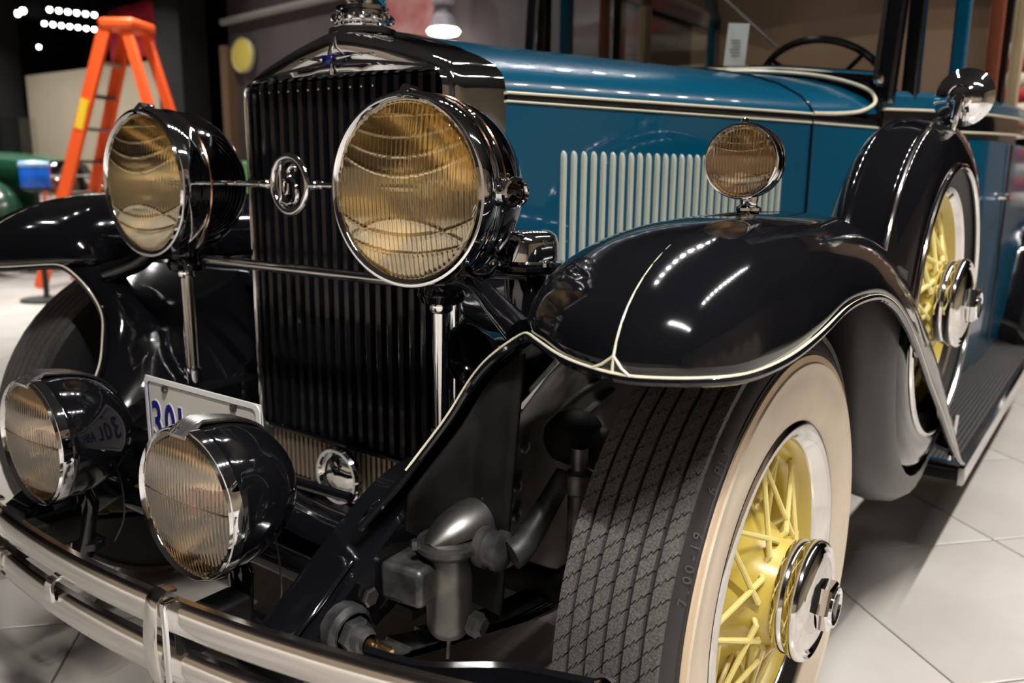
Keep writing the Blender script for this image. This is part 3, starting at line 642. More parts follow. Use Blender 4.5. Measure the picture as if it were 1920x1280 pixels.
# leaf springs
for s in (1, -1):
    sp = empty('leaf_spring', (0, 0, 0), car)
    for k in range(5):
        a = -.56 + .06 * k; b_ = .60 - .07 * k; z0 = .415 - .012 * k
        pts = [(s * .40, a + (b_ - a) * t, z0 - .10 * math.sin(PI * t) * (1 - .05 * k)) for t in np.linspace(0, 1, 14)]
        MB().sweep(pts, [(-.024, -.005), (.024, -.005), (.024, .005), (-.024, .005)]).build('leaf', DARKMETAL if k else UNDER, sp)
    MB().tube([(s * .41, -.36, .40), (s * .43, -.362, .385), (s * .43, -.365, .345)], .004, 6).build('clip', DARKMETAL, sp)
# cross tube, crossmember, front pan
part(MB().tube([(-.31, -.425, .435), (0, -.425, .435), (.31, -.425, .435)], .021, 20), 'cross_tube', mat('oily_black_steel', (.03, .03, .032), rough=.12, metal=.9))
pan = MB(); pan.grid([[(x, y, z - .03 * math.cos(x * 5) ** 2 + .02) for y, z in ((-.145, .405), (-.19, .41), (-.225, .40), (-.24, .375), (-.225, .35), (-.17, .33))] for x in np.linspace(-.31, .31, 25)])
part(pan, 'crossmember', BLACK, sharp=60, solid=.006)
part(MB().box((0, .1, .30), (.50, .7, .02)), 'engine_undertray', UNDER)
# medallion on the crossmember
med = part(MB().lathe([(.052, 0), (.0565, -.004), (.0575, .006), (.054, .012), (.048, .012), (.0445, .007), (.043, .004)], (0, -.180, .478), (0, -1, 0), 48), 'crank_hole_cover', CHROME)
part(MB().lathe([(.044, .004), (.035, .010), (.02, .0145), (.0003, .016)], (0, -.180, .478), (0, -1, 0), 40), 'polished_dome', mat('mirror_chrome', (.85, .84, .83), rough=.02, metal=1), med)
for s in (-1, 1): part(MB().sweep([(s * .05, -.178, .442), (s * .095, -.17, .436)], [(-.006, -.009), (.006, -.009), (.006, .009), (-.006, .009)]), 'bracket', CHROME, med, bevel=.003)

# ---------------- lamps
def lens_grid(r, dome, ribs, amp, rows, arcs):
    """fluted disc: local x across, y up, z outwards"""
    P = []; n = ribs * 4
    for i in range(n + 1):
        u = -1 + 2 * i / n; u = max(-.9995, min(.9995, u)); hgt = math.sqrt(1 - u * u); rr = []
        for j in range(rows + 1):
            v = hgt * (-1 + 2 * j / rows); q = dome * (1 - u * u - v * v) + amp * (.5 - .5 * math.cos(2 * PI * i / 4)) * (1 if u * u + v * v < .96 else 0)
            for c, kk in arcs:
                d = v - (c + kk * u * u)
                if abs(d) < .018: q += amp * .6 * (1 - abs(d) / .018)
            rr.append((u * r, v * r, q))
        P.append(rr)
    return P
def lamp(name, o, n, r, depth, shell_m, drum, lens_m, ribs, arcs, bulb=None, refl=GOLD, lens_r=.885):
    """shell is the part; rim, lens, reflector, bulb are its pieces; n points forwards"""
    n = Vector(n).normalized(); o = Vector(o); bk = -n
    prof = [(r * .95, drum), (r * .975, drum + .004), (r * .975, drum + .012)]
    for k in range(1, 15):
        a = k / 14 * PI / 2; prof.append((r * .975 * math.cos(a) ** .85 + .0004, drum + .012 + (depth - drum - .012) * math.sin(a)))
    root = part(MB().lathe(prof, o, bk, 64), name, shell_m)
    lr = r * lens_r
    rim = [(lr, .006), (lr, -.001), (lr + .003, -.006), (lr + (r - lr) * .45, -.0085), (lr + (r - lr) * .6, -.0045), (lr + (r - lr) * .68, -.0045), (lr + (r - lr) * .85, -.004), (r * .995, .002), (r, .010), (r * .995, drum * .55), (r * .985, drum * .6), (r * .985, drum * .9), (r * .99, drum * .95), (r * .985, drum), (r * .95, drum)]
    MB().lathe(rim, o, bk, 72).build('rim', CHROME, root, sharp=50)
    up = Vector((0, 0, 1)); xs = up.cross(n).normalized(); yv = n.cross(xs)
    F = frame(o + n * .001, xs, yv, n)
    g_ = MB(); g_.grid([[F @ Vector(p) for p in row] for row in lens_grid(lr * 1.0, r * .09, ribs, r * .024, 90, arcs)][::-1]); g_.build('lens', lens_m, root, sharp=180)
    pr = [(lr * math.sqrt(t), depth * .62 * (1 - t) + .004) for t in np.linspace(0.0001, 1, 12)]
    MB().lathe(pr, o, bk, 48).build('reflector', refl, root)
    MB().lathe([(.0003, .0), (r * .07, .004), (r * .10, .018), (r * .07, .034), (r * .05, .05)], o + bk * (depth * .28), bk, 16).build('bulb', bulb or BULB, root)
    return root, xs, yv, n
ARC_H = [(.86, .0), (.62, .22), (.40, .25), (.18, .3), (-.32, -.35), (-.52, .25), (-.72, .2)]
tN = math.radians(4.98)
for s in (1, -1):
    nrm = (math.sin(tN), -math.cos(tN), 0) if s > 0 else (0, -1, 0)
    root, xs, yv, n = lamp('headlamp', (s * .3333, -.3384, 1.0238), nrm, .1386, .187, BLACK if False else mat('dark_chrome', (.30, .30, .34), rough=.06, metal=1.0), .050, LENS, 30, ARC_H)
    o = Vector((s * .3333, -.3384, 1.0238))
    part(MB().lathe([(.1362, .046), (.1385, .05), (.1362, .054)], o, -n, 64), 'copper_reflection_band', mat('copper_reflection_band', (.55, .33, .2), rough=.15, metal=1), root)  # copper-coloured reflection along the dividing line put in as a band
    part(MB().tube([o + yv * .128 + n * .008, o + yv * .1405 - n * .004, o + yv * .1405 - n * .03], [.006, .007, .004], 10), 'rim_clip', CHROME, root)
    # outer marker
    e = o + xs * (.137 if True else 0) * (1 if xs.x * s > 0 else -1) - n * .062
    d = Vector((s * .93, -.36, 0)).normalized()
    part(MB().lathe([(.020, -.03), (.022, 0), (.0225, .006), (.0205, .011), (.017, .012), (.0145, .008)], e + d * .004, d, 28), 'marker_housing', CHROME, root)
    part(MB().lathe([(.0145, .007), (.010, .010), (.0003, .012)], e + d * .004, d, 20), 'marker_lens', DARKRED, root)
    part(MB().tube([e + Vector((0, 0, .02)) - d * .01, e + Vector((0, .01, .034)) - d * .016, e + Vector((0, .0, .05)) - d * .024], .006, 8), 'marker_strap', CHROME, root)
    # pedestal and post
    ped = part(MB().lathe([(.0003, .905), (.03, .905), (.028, .885), (.034, .878), (.038, .868), (.034, .858), (.02, .852), (.0003, .852)], (s * .333, -.262, 0), (0, 0, 1), 24), 'lamp_pedestal', BLACK)
    part(MB().lathe([(.018, .855), (.0185, .846), (.0165, .842), (.0125, .840), (.0125, .66), (.0135, .655), (.0135, .648), (.0125, .645), (.0125, .56)], (s * .333, -.264, 0), (0, 0, 1), 20), 'chrome_post', CHROME, ped)
    part(MB().lathe([(.017, .651), (.0175, .655), (.017, .659), (.0125, .66)], (s * .333, -.264, 0), (0, 0, 1), 16), 'post_collar', CHROME, ped)
    part(MB().tube([(s * x, y, z) for x, y, z in catmull([(.345, -.262, .882), (.385, -.272, .895), (.425, -.280, .884), (.465, -.292, .862), (.525, -.320, .838)], 20)], [.015] * 10 + [.015 + .0009 * k for k in range(11)], 12), 'stay_arm', BLACK, ped)
part(MB().tube([(-.333, -.25, .8785), (0, -.25, .8785), (.333, -.25, .8785)], .0095, 14), 'lamp_crossbar', CHROME_SOFT)
tie = part(MB().tube([(-.335, -.268, 1.027), (-.05, -.268, 1.027)], .0055, 12).tube([(.05, -.268, 1.027), (.335, -.268, 1.027)], .0055, 12), 'tie_bar', CHROME)
for x, r_ in ((-.062, .009), (-.215, .010), (.062, .009), (.075, .0075), (-.075, .0075)): part(MB().lathe([(.0055, -.008), (r_, -.005), (r_, .005), (.0055, .008)], (x, -.268, 1.027), (1, 0, 0), 12), 'collar', CHROME, tie)
# monogram medallion
EO = Vector((0, -.270, 1.027))
emb = part(MB().tube([EO + Vector((.0445 * math.cos(a), 0, .0475 * math.sin(a))) for a in np.linspace(0, 2 * PI, 49)[:-1]], .0062, 12, closed=True), 'emblem', CHROME)
part(MB().tube([EO + Vector((.0375 * math.cos(a), .003, .0405 * math.sin(a))) for a in np.linspace(0, 2 * PI, 49)[:-1]], .0022, 8, closed=True), 'inner_ring', STEEL, emb)
def stroke(pts, r, nm):
    P = catmull([EO + Vector((a, -.002, b_)) for a, b_ in pts], 28); part(MB().tube(P, r, 10), nm, CHROME, emb)
stroke([(-.012, .030), (-.017, .034), (-.021, .026), (-.0215, .0), (-.022, -.022), (-.026, -.030), (-.018, -.029), (-.004, -.032), (.004, -.029)], .0026, 'letter_l')
stroke([(-.004, .003), (-.010, .006), (-.014, -.002), (-.013, -.014), (-.008, -.016), (-.003, -.009), (-.002, .002), (-.002, -.012), (.001, -.017)], .0024, 'letter_a')
stroke([(.020, .022), (.016, .031), (.007, .030), (.001, .022), (.004, .012), (.014, .002), (.021, -.008), (.020, -.022), (.012, -.030), (.005, -.025)], [.0026 + .0022 * math.sin(PI * k / 28) for k in range(29)], 'letter_s')
# driving lamps on the bumper bracket
CLEARREFL = mat('warm_reflector', (.80, .70, .56), rough=.14, metal=1, noise=(.06, .22, 14))
ARC_D = [(.05, .0)]
for s in (1, -1):
    nrm = Vector((math.sin(math.radians(.4)) * s, -1, 0))
    o = Vector((s * .2114, -.633, .6203)); root, xs, yv, n = lamp('driving_lamp', o, nrm, .1063, .150, BLACK, .010, LENS_CLEAR, 28, ARC_D, ORANGE_BULB, CLEARREFL, .90)
    part(MB().box(o - n * .03, (.020, .02, .034)), 'orange_reflection_box', mat('orange_reflection', (.45, .18, .06), rough=.35, metal=.6), root)  # added box, stands in for the orange reflection at the lens centre
    for k in range(5):
        dx = (k - 2) * .0072; P = []
        for t in np.linspace(0, 1, 16):
            a = t; hb = .010 + .012 + (.15 - .022) * math.sin(a * .82 * PI / 2) if t > .18 else -.010 + t / .18 * .04
            rr = .1063 * (.975 * max(.0, math.cos(a * .82 * PI / 2)) ** .85) + .004 if t > .18 else .1063 * (.86 + .14 * min(1, t / .10)) + .004
            P.append(o + xs * dx * (1 - .75 * t) + yv * rr - n * hb)
        part(MB().tube(P, [.0048 * (1 - .75 * t) for t in np.linspace(0, 1, 16)], 8), 'crest_rib', mat('satin_chrome', (.8, .78, .76), rough=.22, metal=1), root)
    part(MB().tube([o - yv * .100 - n * .07, o - yv * .13 - n * .075, o + Vector((s * .004, 0, -.165)) - n * .072, o + Vector((s * .008, 0, -.22)) - n * .06], [.012, .018, .016, .020], 14), 'stalk', BLACK, root)
    part(MB().lathe([(.026, 0), (.026, .012), (.016, .02), (.0003, .022)], o + Vector((s * .008, .075, -.21)), (0, 0, 1), 14), 'stalk_nut', BLACK, root)
    part(MB().tube(catmull([o - n * .12 - yv * .06, o - n * .13 - yv * .10 + xs * .01, o - n * .12 - yv * .16 + xs * .03, o - n * .08 - yv * .18 + xs * .07], 14), .0016, 6), 'cable', RUBBER_SIDE, root)
# wing parking lamp
flo = Vector((.7254, -.0869, 1.0691))
root, xs, yv, n = lamp('parking_lamp', flo, (math.sin(math.radians(6)), -1, 0), .0525, .080, CHROME, .018, LENS_CLEAR, 20, [(.75, .1), (.55, .15), (.32, .2), (-.35, -.3), (-.5, .2), (-.7, .2)], None, CLEARREFL, .84)
part(MB().lathe([(.032, -.084), (.034, -.080), (.016, -.076), (.013, -.072), (.018, -.068), (.018, -.064), (.012, -.060), (.014, -.046), (.012, -.04)], flo + Vector((0, .035, 0)), (0, 0, 1), 24), 'pedestal', CHROME, root)
part(MB().lathe([(.0003, .006), (.005, .004), (.006, 0)], flo + Vector((0, .004, .0525)), (0, 0, 1), 12), 'top_screw', CHROME, root)

# ---------------- horn
hb_ = part(MB().lathe([(.030, .79), (.034, .80), (.034, .895), (.055, .900), (.060, .905), (.060, .911), (.0003, .912)], (.41, -.15, 0), (0, 0, 1), 32), 'horn', BLACK)
part(MB().lathe([(.058, .911), (.059, .916), (.0515, .919), (.0505, .945), (.047, .956), (.038, .963), (.02, .967), (.0003, .968)], (.41, -.15, 0), (0, 0, 1), 40), 'horn_cap', CHROME, hb_)
for a in (-.4, 1.7, 3.2, 4.6): part(MB().lathe([(.008, 0), (.008, .006), (.005, .009), (.0003, .010)], (.41 + .058 * math.cos(a), -.15 + .058 * math.sin(a), .912), (0, 0, 1), 10), 'cap_screw', CHROME, hb_)
part(MB().lathe([(.018, .15), (.020, .09), (.028, .05), (.042, .018), (.054, .0), (.057, -.002), (.056, .004), (.043, .024), (.030, .055), (.014, .10)], (.352, -.215, .763), (.1, 1, .1), 40), 'trumpet', BLACK, hb_)
part(MB().box((.385, -.19, .893), (.10, .02, .005), (0, 0, .3)), 'mount_bracket', CHROME_SOFT, hb_, bevel=.001)
part(MB().tube([(.375, -.225, .885), (.39, -.215, .90), (.405, -.212, .918)], .004, 8), 'wire_clip', CHROME_SOFT, hb_)

# ---------------- bumper
def by(x): return -.69 + .22 * x * x
xsb = np.linspace(-.80, .80, 49)
bump = empty('bumper', (0, 0, 0), car)
for z1, z0 in ((.515, .464), (.446, .392)):
    zc, hz = (z1 + z0) / 2, (z1 - z0) / 2
    sec = [(.004, -hz), (-.004, -hz * .98), (-.010, -hz * .7), (-.0125, 0), (-.010, hz * .7), (-.004, hz * .98), (.004, hz), (.006, hz * .8), (.006, -hz * .8)]
    rows = []
    for x in xsb:
        t = Vector((1, .44 * x, 0)).normalized(); nn = Vector((t.y, -t.x, 0))
        rows.append([Vector((x, by(x), zc)) - nn * a + Vector((0, 0, b_)) for a, b_ in sec])
    MB().grid(rows, cv=True).build('bar', BUMPER, bump, sharp=40)
for s in (1, -1):
    x0 = .222 if s > 0 else -.275
    cp_ = [(x0, by(x0) + .008, .521), (x0, by(x0) - .006, .523), (x0, by(x0) - .015, .518)] + [(x0, by(x0) - .017 - .010 * math.sin(PI * t), .522 - .137 * t) for t in np.linspace(.06, .94, 12)] + [(x0, by(x0) - .014, .388), (x0, by(x0) + .008, .385)]
    MB().sweep(cp_, [(-.002, -.0125), (.002, -.0125), (.0035, -.004), (.0035, .004), (.002, .0125), (-.002, .0125)], up=(1, 0, 0)).build('clamp', BUMPER, bump)
    MB().box((x0 + s * .021, by(x0) - .010, .455), (.012, .02, .125), (0, 0, s * .1)).build('clamp_plate', CHROME, bump, bevel=.003)
    MB().box((s * .232, by(x0) + .05, .455), (.05, .11, .05)).build('bracket_arm', UNDER, bump, bevel=.006)
for x0 in (-.045, -.30):
    MB().sweep([(x0, by(x0) + .004, .462), (x0, by(x0) - .012, .460), (x0, by(x0) - .016, .452), (x0, by(x0) - .016, .428)], [(-.003, -.009), (.003, -.009), (.003, .009), (-.003, .009)], up=(1, 0, 0)).build('hook', CHROME, bump, bevel=.001)
for s in (1, -1):
    pth = catmull([(s * .52, -.612, .0), (s * .594, -.594, 0), (s * .668, -.542, 0), (s * .731, -.519, 0), (s * .79, -.50, 0)], 20)
    rows = [[Vector((p[0], p[1], .484)) + Vector((0, a, b_)) for a, b_ in ((-.006, -.034), (-.010, 0), (-.006, .030), (0, .034), (.006, .03), (.006, -.034))] for p in pth]
    MB().grid(rows, cv=True).build('back_bar', BLACK, bump)
    MB().lathe([(.012, 0), (.012, .006), (.0155, .008), (.016, .018), (.012, .025), (.005, .028), (.0003, .0285)], (s * .771, -.503, .492), (0, 0, 1), 20).build('end_bolt', CHROME, bump)

# ---------------- licence plate
pe = part(MB().box((.018, -.480, .6375), (.3048, .003, .153)), 'licence_plate', PLATE, bevel=.001)
def rrect(w, h, r, n=6):
    out = []
    for cx, cy, a in ((w - r, h - r, 0), (-w + r, h - r, PI / 2), (-w + r, -h + r, PI), (w - r, -h + r, 1.5 * PI)):
        out += [(cx + r * math.cos(a + k / n * PI / 2), cy + r * math.sin(a + k / n * PI / 2)) for k in range(n + 1)]
    return out
O2 = rrect(.1524, .0765, .012); I2 = rrect(.1440, .0685, .009); J2 = rrect(.1425, .067, .0085)
pb = MB(); pb.grid([[(.018 + a, y, .6375 + b_) for a, b_ in L] for L, y in ((O2, -.4795), (O2, -.4835), (I2, -.4840), (I2, -.4815))], cv=True)
part(pb, 'raised_border', PLATE_EDGE, pe)
part(MB().grid([[(.018 + a, y, .6375 + b_) for a, b_ in L] for L, y in ((I2, -.4818), (I2, -.4830), (J2, -.4830), (J2, -.4818))], cv=True), 'navy_line', PLATE_BLUE, pe)
for ch, cx in (('3', -.1225), ('0', -.0845), ('L', -.047), ('A', .010), ('0', .050), ('H', .088)):
    V, F = text_mesh(ch, .098, .0012, .0018, .62)
    part(MB().add([(.018 + cx + p.x, -.4822 - p.z, .634 + p.y) for p in V], F), 'character', PLATE_BLUE, pe)
    V, F = text_mesh(ch, .098, .0006, .0042, .62)
    part(MB().add([(.018 + cx + p.x, -.4818 - p.z, .634 + p.y) for p in V], F), 'character_edge', PLATE_EDGE, pe)
for sx in (-.091, .091): part(MB().lathe([(.0065, 0), (.0065, .004), (.004, .006), (.0003, .0062)], (.018 + sx, -.4822, .699), (0, -1, 0), 8), 'bolt', STEEL, pe)
part(MB().tube([(-.28, -.43, .585), (.018, -.47, .60), (.30, -.43, .585)], .008, 8), 'plate_carrier', BLACK)

# ---------------- wheels
TR = .416; HZ = .405
def spoke_set(root, hubr, hubx, rimr, rimx, n, rad, mtl, base=0.0):
    for row, (hx0, rx0, sg, off) in enumerate(((hubx, rimx, 1, 0), (hubx, rimx, -1, .5), (hubx - .055, rimx - .012, 1, .25), (hubx - .055, rimx - .012, -1, .75))):
        for k in range(n):
            a = base + 2 * PI * (k + off) / n; a2 = a + sg * .62
            h0 = Vector((hx0 - .006, hubr * .97 * math.cos(a - sg * .05), hubr * .97 * math.sin(a - sg * .05)))
            h1 = Vector((hx0, (hubr + .005) * math.cos(a), (hubr + .005) * math.sin(a)))
            e = Vector((rx0, rimr * math.cos(a2), rimr * math.sin(a2)))
            MB().tube([h0, h1, h1.lerp(e, .5), e], [rad * 1.15, rad * 1.15, rad, rad], 8).build('spoke', mtl, root)
def hubcap(root, x, r):
    MB().lathe([(r * .92, -.045), (r * .96, -.034), (r * .93, -.028), (r, -.020), (r * 1.02, -.012), (r * .99, -.004), (r * .93, .0), (r * .90, -.003), (r * .84, .001), (r * .80, -.003), (r * .76, .0), (r * .60, .004), (r * .42, .006)], (x, 0, 0), (1, 0, 0), 56).build('hub_cap', CHROME_SOFT, root, sharp=50)
    MB().lathe([(r * .42, .004), (r * .42, .020), (r * .38, .024), (r * .33, .024), (r * .31, .021), (.0003, .021)], (x, 0, 0), (1, 0, 0), 6).build('hub_nut', CHROME, root, sharp=20)
    MB().lathe([(r * .34, .024), (r * .33, .0275), (r * .29, .0275), (r * .27, .024), (.0003, .0235)], (x, 0, 0), (1, 0, 0), 32).build('hub_badge', CHROME, root)
    MB().add([(x + .0255, dy * r * .24, dz * r * .24) for dy, dz in ((-.9, .6), (.9, .6), (0, -.95))], [(0, 1, 2)]).build('hub_shield', STEEL, root, solid=.002)
def front_wheel(loc, rot, full=True):
    root = empty('wheel', loc, car); root.rotation_euler.z = rot; root.scale = (.946, .946, .946)
    # local: x = 0 tyre centre plane, outwards +x
    carc = [(.245, .062), (.262, .072), (.30, .083), (.335, .0865), (.365, .084), (.372, .083), (.383, .0805), (.393, .077), (.400, .072), (.4055, .066), (.4065, .05), (.407, 0), (.4065, -.05), (.4055, -.066), (.393, -.079), (.36, -.085), (.32, -.086), (.27, -.075), (.245, -.062)]
    MB().lathe(carc, (0, 0, 0), (1, 0, 0), 120).build('tyre', RUBBER_SIDE, root)
    ww = [(.250, .066), (.254, .0725), (.262, .0765), (.285, .0835), (.31, .0878), (.335, .0892), (.352, .0885), (.3555, .0905), (.359, .0905), (.361, .0878)]
    MB().lathe(ww, (0, 0, 0), (1, 0, 0), 120).build('whitewall', WHITEWALL, root)
    MB().lathe([(.361, .0878), (.366, .0872), (.3715, .0862), (.3720, .0835)], (0, 0, 0), (1, 0, 0), 120).build('whitewall_edge', WHITEEDGE, root)
    for r0 in (.3790, .3865): MB().lathe([(r0 - .0015, .0805 - (r0 - .379) * .45), (r0, .083 - (r0 - .379) * .5), (r0 + .0015, .0805 - (r0 - .379) * .55)], (0, 0, 0), (1, 0, 0), 120).build('sidewall_bead', RUBBER_SIDE, root)
    # tread: six ribs, each cut by zigzag sipes
    NR, W = 6, .0190; NB = 98 if full else 60
    for q in range(NR):
        xc = (q - (NR - 1) / 2) * (W + .0054); tb = MB(); hw = W / 2
        for k in range(NB):
            a0, a1 = 2 * PI * k / NB, 2 * PI * (k + 1) / NB; gap = .0024 / TR
            zz = [(-hw, .0), (-hw * .45, .30), (-hw * .30, .18), (hw * .25, .62), (hw * .42, .48), (hw, .80)]
            def P(x, a, r): return (xc + x, -r * math.cos(a), r * math.sin(a))
            st_ = a1 - a0; rt_ = TR - .0006 * (abs(xc) / .06) ** 2 * 4
            lo = [(x, a0 + f * st_ * .9 + gap / 2) for x, f in zz]; hi = [(x, a1 + f * st_ * .9 - gap / 2) for x, f in zz]
            n = len(zz); V = [P(x, a, rt_) for x, a in lo] + [P(x, a, rt_) for x, a in hi] + [P(x, a, rt_ - .010) for x, a in lo] + [P(x, a, rt_ - .010) for x, a in hi]
            F = [(i, i + 1, n + i + 1, n + i) for i in range(n - 1)]
            F += [(i + 1, i, 2 * n + i, 2 * n + i + 1) for i in range(n - 1)] + [(n + i, n + i + 1, 3 * n + i + 1, 3 * n + i) for i in range(n - 1)]
            F += [(0, n, 3 * n, 2 * n), (n - 1, 2 * n - 1 + 0, 4 * n - 1, 3 * n - 1)]
            tb.add(V, F)
        tb.build('tread_rib', RUBBER, root, sharp=15)
    if full:   # size marking moulded on the shoulder
        for word, a_c, rr, sz in (('7.00-19', 2.66, .389, .019), ('6 PLY', 2.34, .389, .019)):
            tm = MB()
            for k, ch in enumerate(word):
                if ch == ' ': continue
                V, F = text_mesh(ch, sz, .0008)
                a = a_c + (k - len(word) / 2) * -.034
                rad = Vector((.45, math.cos(a) * .89, math.sin(a) * .89)).normalized(); tan = Vector((0, math.sin(a), -math.cos(a))); nrm = tan.cross(rad)
                rdir = Vector((-.89, math.cos(a) * .45, math.sin(a) * .45)).normalized()
                c = Vector((.079, math.cos(a) * rr, math.sin(a) * rr))
                nn = Vector((.80, math.cos(a) * .6, math.sin(a) * .6)).normalized(); upd = nn.cross(tan) if nn.cross(tan).dot(Vector((0, math.cos(a), math.sin(a)))) > 0 else -nn.cross(tan)
                tm.add([c + tan * p.x + upd * p.y + nn * (p.z + .0012) for p in V], F)
            tag(tm.build('size_marking', mat('raised_lettering_rubber', (.06, .057, .054), rough=.55), root), kind='stuff')
    MB().lathe([(.268, .0795), (.262, .083), (.254, .0835), (.247, .079), (.243, .070), (.237, .064), (.2335, .058), (.2335, .052)], (0, 0, 0), (1, 0, 0), 96).build('trim_ring', CHROME_SOFT, root)
    MB().lathe([(.2335, .056), (.228, .050), (.226, .040), (.222, .034), (.212, .028), (.206, .015), (.206, -.02), (.225, -.04), (.24, -.06)], (0, 0, 0), (1, 0, 0), 96).build('rim', YELLOW, root)
    MB().lathe([(.074, .118), (.078, .10), (.083, .08), (.092, .058), (.106, .036), (.128, .014), (.155, .0), (.185, -.010), (.2, -.02), (.2, -.06)], (0, 0, 0), (1, 0, 0), 64).build('hub_shell', YELLOW, root)
    spoke_set(root, .086, .078, .222, .036, 8, .0042, YELLOW_LIGHT, .2)
    hubcap(root, .140, .092)
    MB().lathe([(.0055, 0), (.0055, .03), (.003, .034), (.0003, .035)], (.062, .23 * math.cos(-1.9), .23 * math.sin(-1.9)), (1, 0, 0), 10).build('valve_stem', STEEL, root)
    return root
front_wheel((.7391, -.0661, .4504), 0)
front_wheel((-.7391, -.0661, .4504), PI, False)
# rear wheels, dark shapes behind the running boards
for s in (1, -1):
    rw = empty('rear_wheel', (s * .74, 3.35, .4504), car); rw.scale = (.946, .946, .946)
    MB().lathe([(.245, .06), (.30, .083), (.36, .085), (.40, .07), (.416, .05), (.416, -.05), (.40, -.07), (.36, -.085), (.30, -.083), (.245, -.06)], (0, 0, 0), (1, 0, 0), 48).build('tyre', RUBBER, rw)
    MB().lathe([(.245, .05), (.2, .03), (.1, .04), (.0003, .05)], (0, 0, 0), (s, 0, 0), 48).build('wheel_disc', YELLOW, rw)
    f2 = [];
    for k in range(17):
        a = PI * k / 16; f2.append([(s * x, 3.35 - .56 * math.cos(a) * 1.0, .37 + .52 * math.sin(a) + dz) for x, dz in ((.62, 0), (.72, .02), (.83, -.01), (.87, -.07))])
    part(MB().grid(f2), 'rear_fender', BLACK, solid=.006)

# ---------------- side-mounted spare wheel
for s in (1, -1):
    spw = empty('spare_wheel', (s * .7963, .6907, .7966), car); spw.scale = (.946, .946, .946); spw.rotation_euler = (0, 0, math.radians(-2 * s) if s > 0 else PI + math.radians(2))
    MB().lathe([(.288, .084), (.31, .088), (.335, .085), (.358, .076), (.374, .060), (.380, .052), (.3835, .050), (.3865, .046), (.3865, .040), (.3835, .036), (.382, .030), (.386, .0), (.382, -.03), (.384, -.036), (.3875, -.042), (.384, -.05), (.374, -.065), (.35, -.082), (.30, -.088)], (0, 0, 0), (1, 0, 0), 96).build('metal_cover', BLACK, spw, sharp=60)
    MB().tube([(.088, .290 * math.cos(a), .290 * math.sin(a)) for a in np.linspace(0, 2 * PI, 97)[:-1]], .0065, 10, closed=True).build('chrome_ring', CHROME_SOFT, spw)
    MB().tube([(.043, .3875 * math.cos(a), .3875 * math.sin(a)) for a in np.linspace(0, 2 * PI, 97)[:-1]], .0045, 8, closed=True).build('cover_bead', CHROME_SOFT, spw)
    MB().lathe([(.288, .08), (.262, .066), (.246, .058)], (0, 0, 0), (1, 0, 0), 80).build('tyre_side', RUBBER_SIDE, spw)
    MB().lathe([(.250, .064), (.246, .070), (.238, .066), (.232, .054)], (0, 0, 0), (1, 0, 0), 80).build('trim_ring', CHROME_SOFT, spw)
    MB().lathe([(.232, .054), (.226, .04), (.21, .02), (.205, -.02)], (0, 0, 0), (1, 0, 0), 80).build('rim', YELLOW, spw)
    MB().lathe([(.080, .10), (.080, .06), (.09, .03), (.13, -.01), (.205, -.03)], (0, 0, 0), (1, 0, 0), 48).build('hub_shell', YELLOW, spw)
    spoke_set(spw, .081, .07, .222, .03, 10, .0055, YELLOW_LIGHT)
    hubcap(spw, .125, .095)
    # well under the wing
    tb = MB(); rows = []
    for k in range(25):
        a = PI * (.90 + 1.2 * k / 24); rows.append([(s * x, .69 + r * math.cos(a), .78 + r * math.sin(a)) for x, r in ((.722, .28), (.718, .35), (.722, .39), (.74, .408), (.79, .416), (.836, .408), (.858, .39), (.864, .35))])
    well = part(tb.grid(rows), 'spare_well', TUB, sharp=80)
    if s > 0:
        for z in (.59, .566): part(MB().lathe([(.005, 0), (.004, .003), (.0003, .003)], (.79, .325 + (.59 - z) * .6, z), (0, -1, -.3), 10), 'well_hole', UNDER, well)
        # chrome post beside the spare
        part(MB().tube([(.885, .93, .39), (.888, .94, .50)], .006, 8), 'brace_rod', CHROME, well)
    # mirror strapped on the cover
    mo = Vector((s * .8673, .6907, 1.2034)); md = Vector((-s * .15, -1, .05)).normalized()
    mir_ = part(MB().lathe([(.0003, .022), (.018, .020), (.036, .014), (.050, .005), (.0565, -.004), (.055, -.008), (.0003, -.006)], mo, md, 40), 'mirror', CHROME)
    part(MB().lathe([(.022, .019), (.026, .022), (.022, .024)], mo, md, 32), 'mirror_ring', CHROME, mir_)
    part(MB().tube([mo + md * .02, mo + md * .03 + Vector((0, 0, -.03)), mo + Vector((-s * .012, -.025, -.075)), mo + Vector((-s * .03, -.02, -.11))], [.010, .007, .007, .009], 10), 'mirror_stalk', CHROME, mir_)
    part(MB().box(mo + Vector((-s * .03, -.015, -.062)), (.045, .03, .012), (0, .3 * s, 0)), 'mirror_clamp', CHROME, mir_, bevel=.003)
    part(MB().sweep([(s * .88, .6907 + .365 * math.sin(a), .7966 + .369 * math.cos(a)) for a in np.linspace(-.12, .12, 7)], [(-.008, -.003), (.008, -.003), (.008, .003), (-.008, .003)], up=(1, 0, 0)), 'mirror_strap', CHROME, mir_)

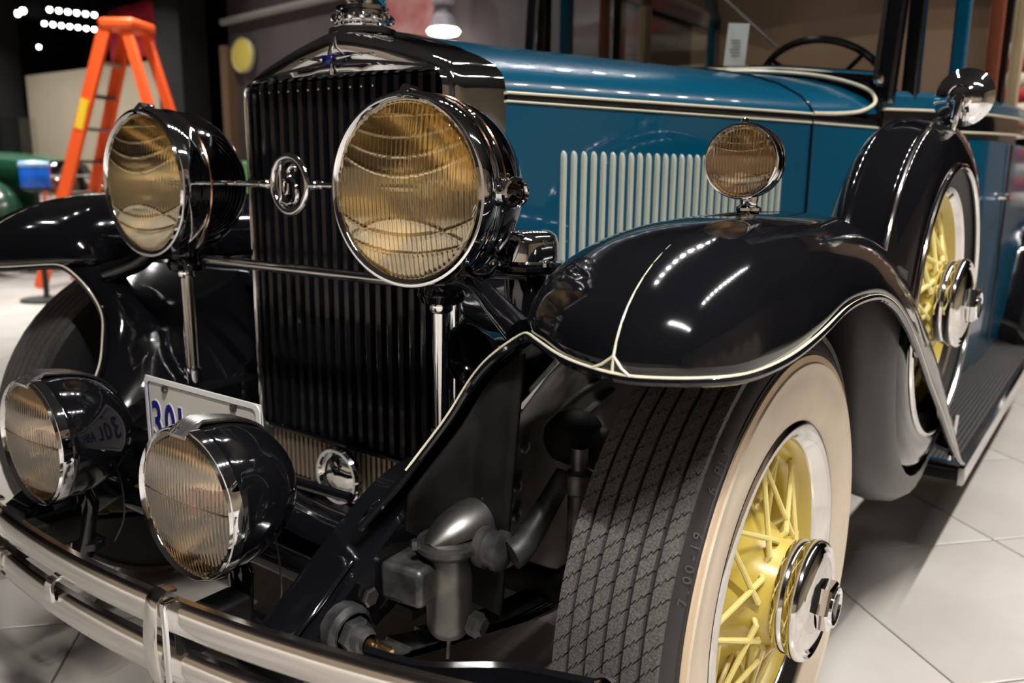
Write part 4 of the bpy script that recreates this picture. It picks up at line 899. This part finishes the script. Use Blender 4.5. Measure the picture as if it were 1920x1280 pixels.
# ---------------- steering and suspension details inside the near wing
shk = part(MB().lathe([(.0003, .412), (.024, .415), (.029, .422), (.031, .43), (.034, .535), (.040, .54), (.045, .545), (.045, .552), (.036, .556)], (.462, -.40, 0), (0, 0, 1), 28), 'shock_absorber', STEEL)
dome = MB(); rows = []
for k in range(13):
    t = k / 12; wdt = .038 * math.sin(PI * (.03 + .89 * t)) ** .6; hgt = .034 * math.sin(PI * (.02 + .90 * t)) ** .7
    c = Vector((.452, -.43, .551)).lerp(Vector((.475, -.29, .575)), t)
    rows.append([c + Vector((.98, .1, 0)) * wdt * math.cos(a) + Vector((0, 0, 1)) * hgt * math.sin(a) for a in np.linspace(0, PI, 11)])
part(dome.grid(rows), 'shock_cover', STEEL, shk)
part(MB().lathe([(.047, .546), (.048, .550), (.046, .554), (.0003, .5545)], (.46, -.395, 0), (0, 0, 1), 28), 'cover_flange', STEEL, shk)
for dx, dy in ((.038, .02), (-.02, -.045), (.02, .085)): part(MB().lathe([(.0003, .012), (.006, .012), (.007, .009), (.007, 0)], (.462 + dx, -.40 + dy, .553 + max(0, dy) * .2), (0, 0, 1), 6), 'cover_bolt', STEEL, shk, sharp=20)
part(MB().box((.43, -.425, .505), (.07, .09, .055), (0, 0, .1)), 'mount_block', DARKMETAL, shk, bevel=.008)
part(MB().lathe([(.028, 0), (.029, .012), (.025, .014), (.025, .024), (.028, .026), (.028, .036), (.022, .040), (.0003, .041)], (.497, -.372, .545), (1, .1, 0), 24), 'pivot_boss', DARKMETAL, shk)
part(MB().tube(catmull([(.545, -.366, .543), (.55, -.352, .549), (.55, -.32, .566), (.55, -.28, .596), (.555, -.25, .628)], 16), [.021 - .0004 * k for k in range(17)], 14), 'lever_arm', DARKMETAL, shk)
part(MB().lathe([(.017, 0), (.018, .014), (.013, .018), (.013, .022), (.0003, .023)], (.492, -.388, .435), (1, .1, -.1), 6), 'drain_plug', STEEL, shk, sharp=20)
kn = part(MB().lathe([(.0003, -.04), (.03, -.032), (.040, -.012), (.041, .012), (.03, .034), (.0003, .042)], (.545, -.215, .672), (.3, 1, 0), 24), 'steering_knuckle', UNDER)
part(MB().tube([(.55, -.20, .672), (.60, -.19, .668), (.66, -.18, .66)], [.022, .017, .015], 12), 'knuckle_arm', UNDER, kn)
part(MB().lathe([(.016, .40), (.016, .60), (.020, .604), (.020, .632), (.012, .638), (.012, .67)], (.575, -.245, 0), (0, 0, 1), 18), 'drag_link', DARKMETAL, kn)
part(MB().lathe([(.017, .58), (.023, .592), (.024, .606), (.016, .618)], (.545, -.25, .03), (.0, .2, 1), 16), 'link_joint', UNDER, kn)
part(MB().tube([(-.65, -.066, .37), (-.4, -.066, .33), (.4, -.066, .33), (.65, -.066, .37)], .03, 12), 'front_axle', UNDER)
part(MB().lathe([(.0003, -.01), (.15, -.008), (.16, 0), (.16, .02)], (.665, -.066, .4504), (1, 0, 0), 40), 'brake_backplate', UNDER)
plug = part(MB().tube([Vector((.50, -.10, .42)) + Vector((.018 * math.cos(a), -.004 * math.cos(a), .018 * math.sin(a))) for a in np.linspace(0, 2 * PI, 25)[:-1]], .004, 8, closed=True), 'axle_bush', BRASS)
part(MB().tube([(.40, .06, .385), (.52, .04, .38), (.64, .02, .378)], .018, 10), 'tie_rod', STEEL)
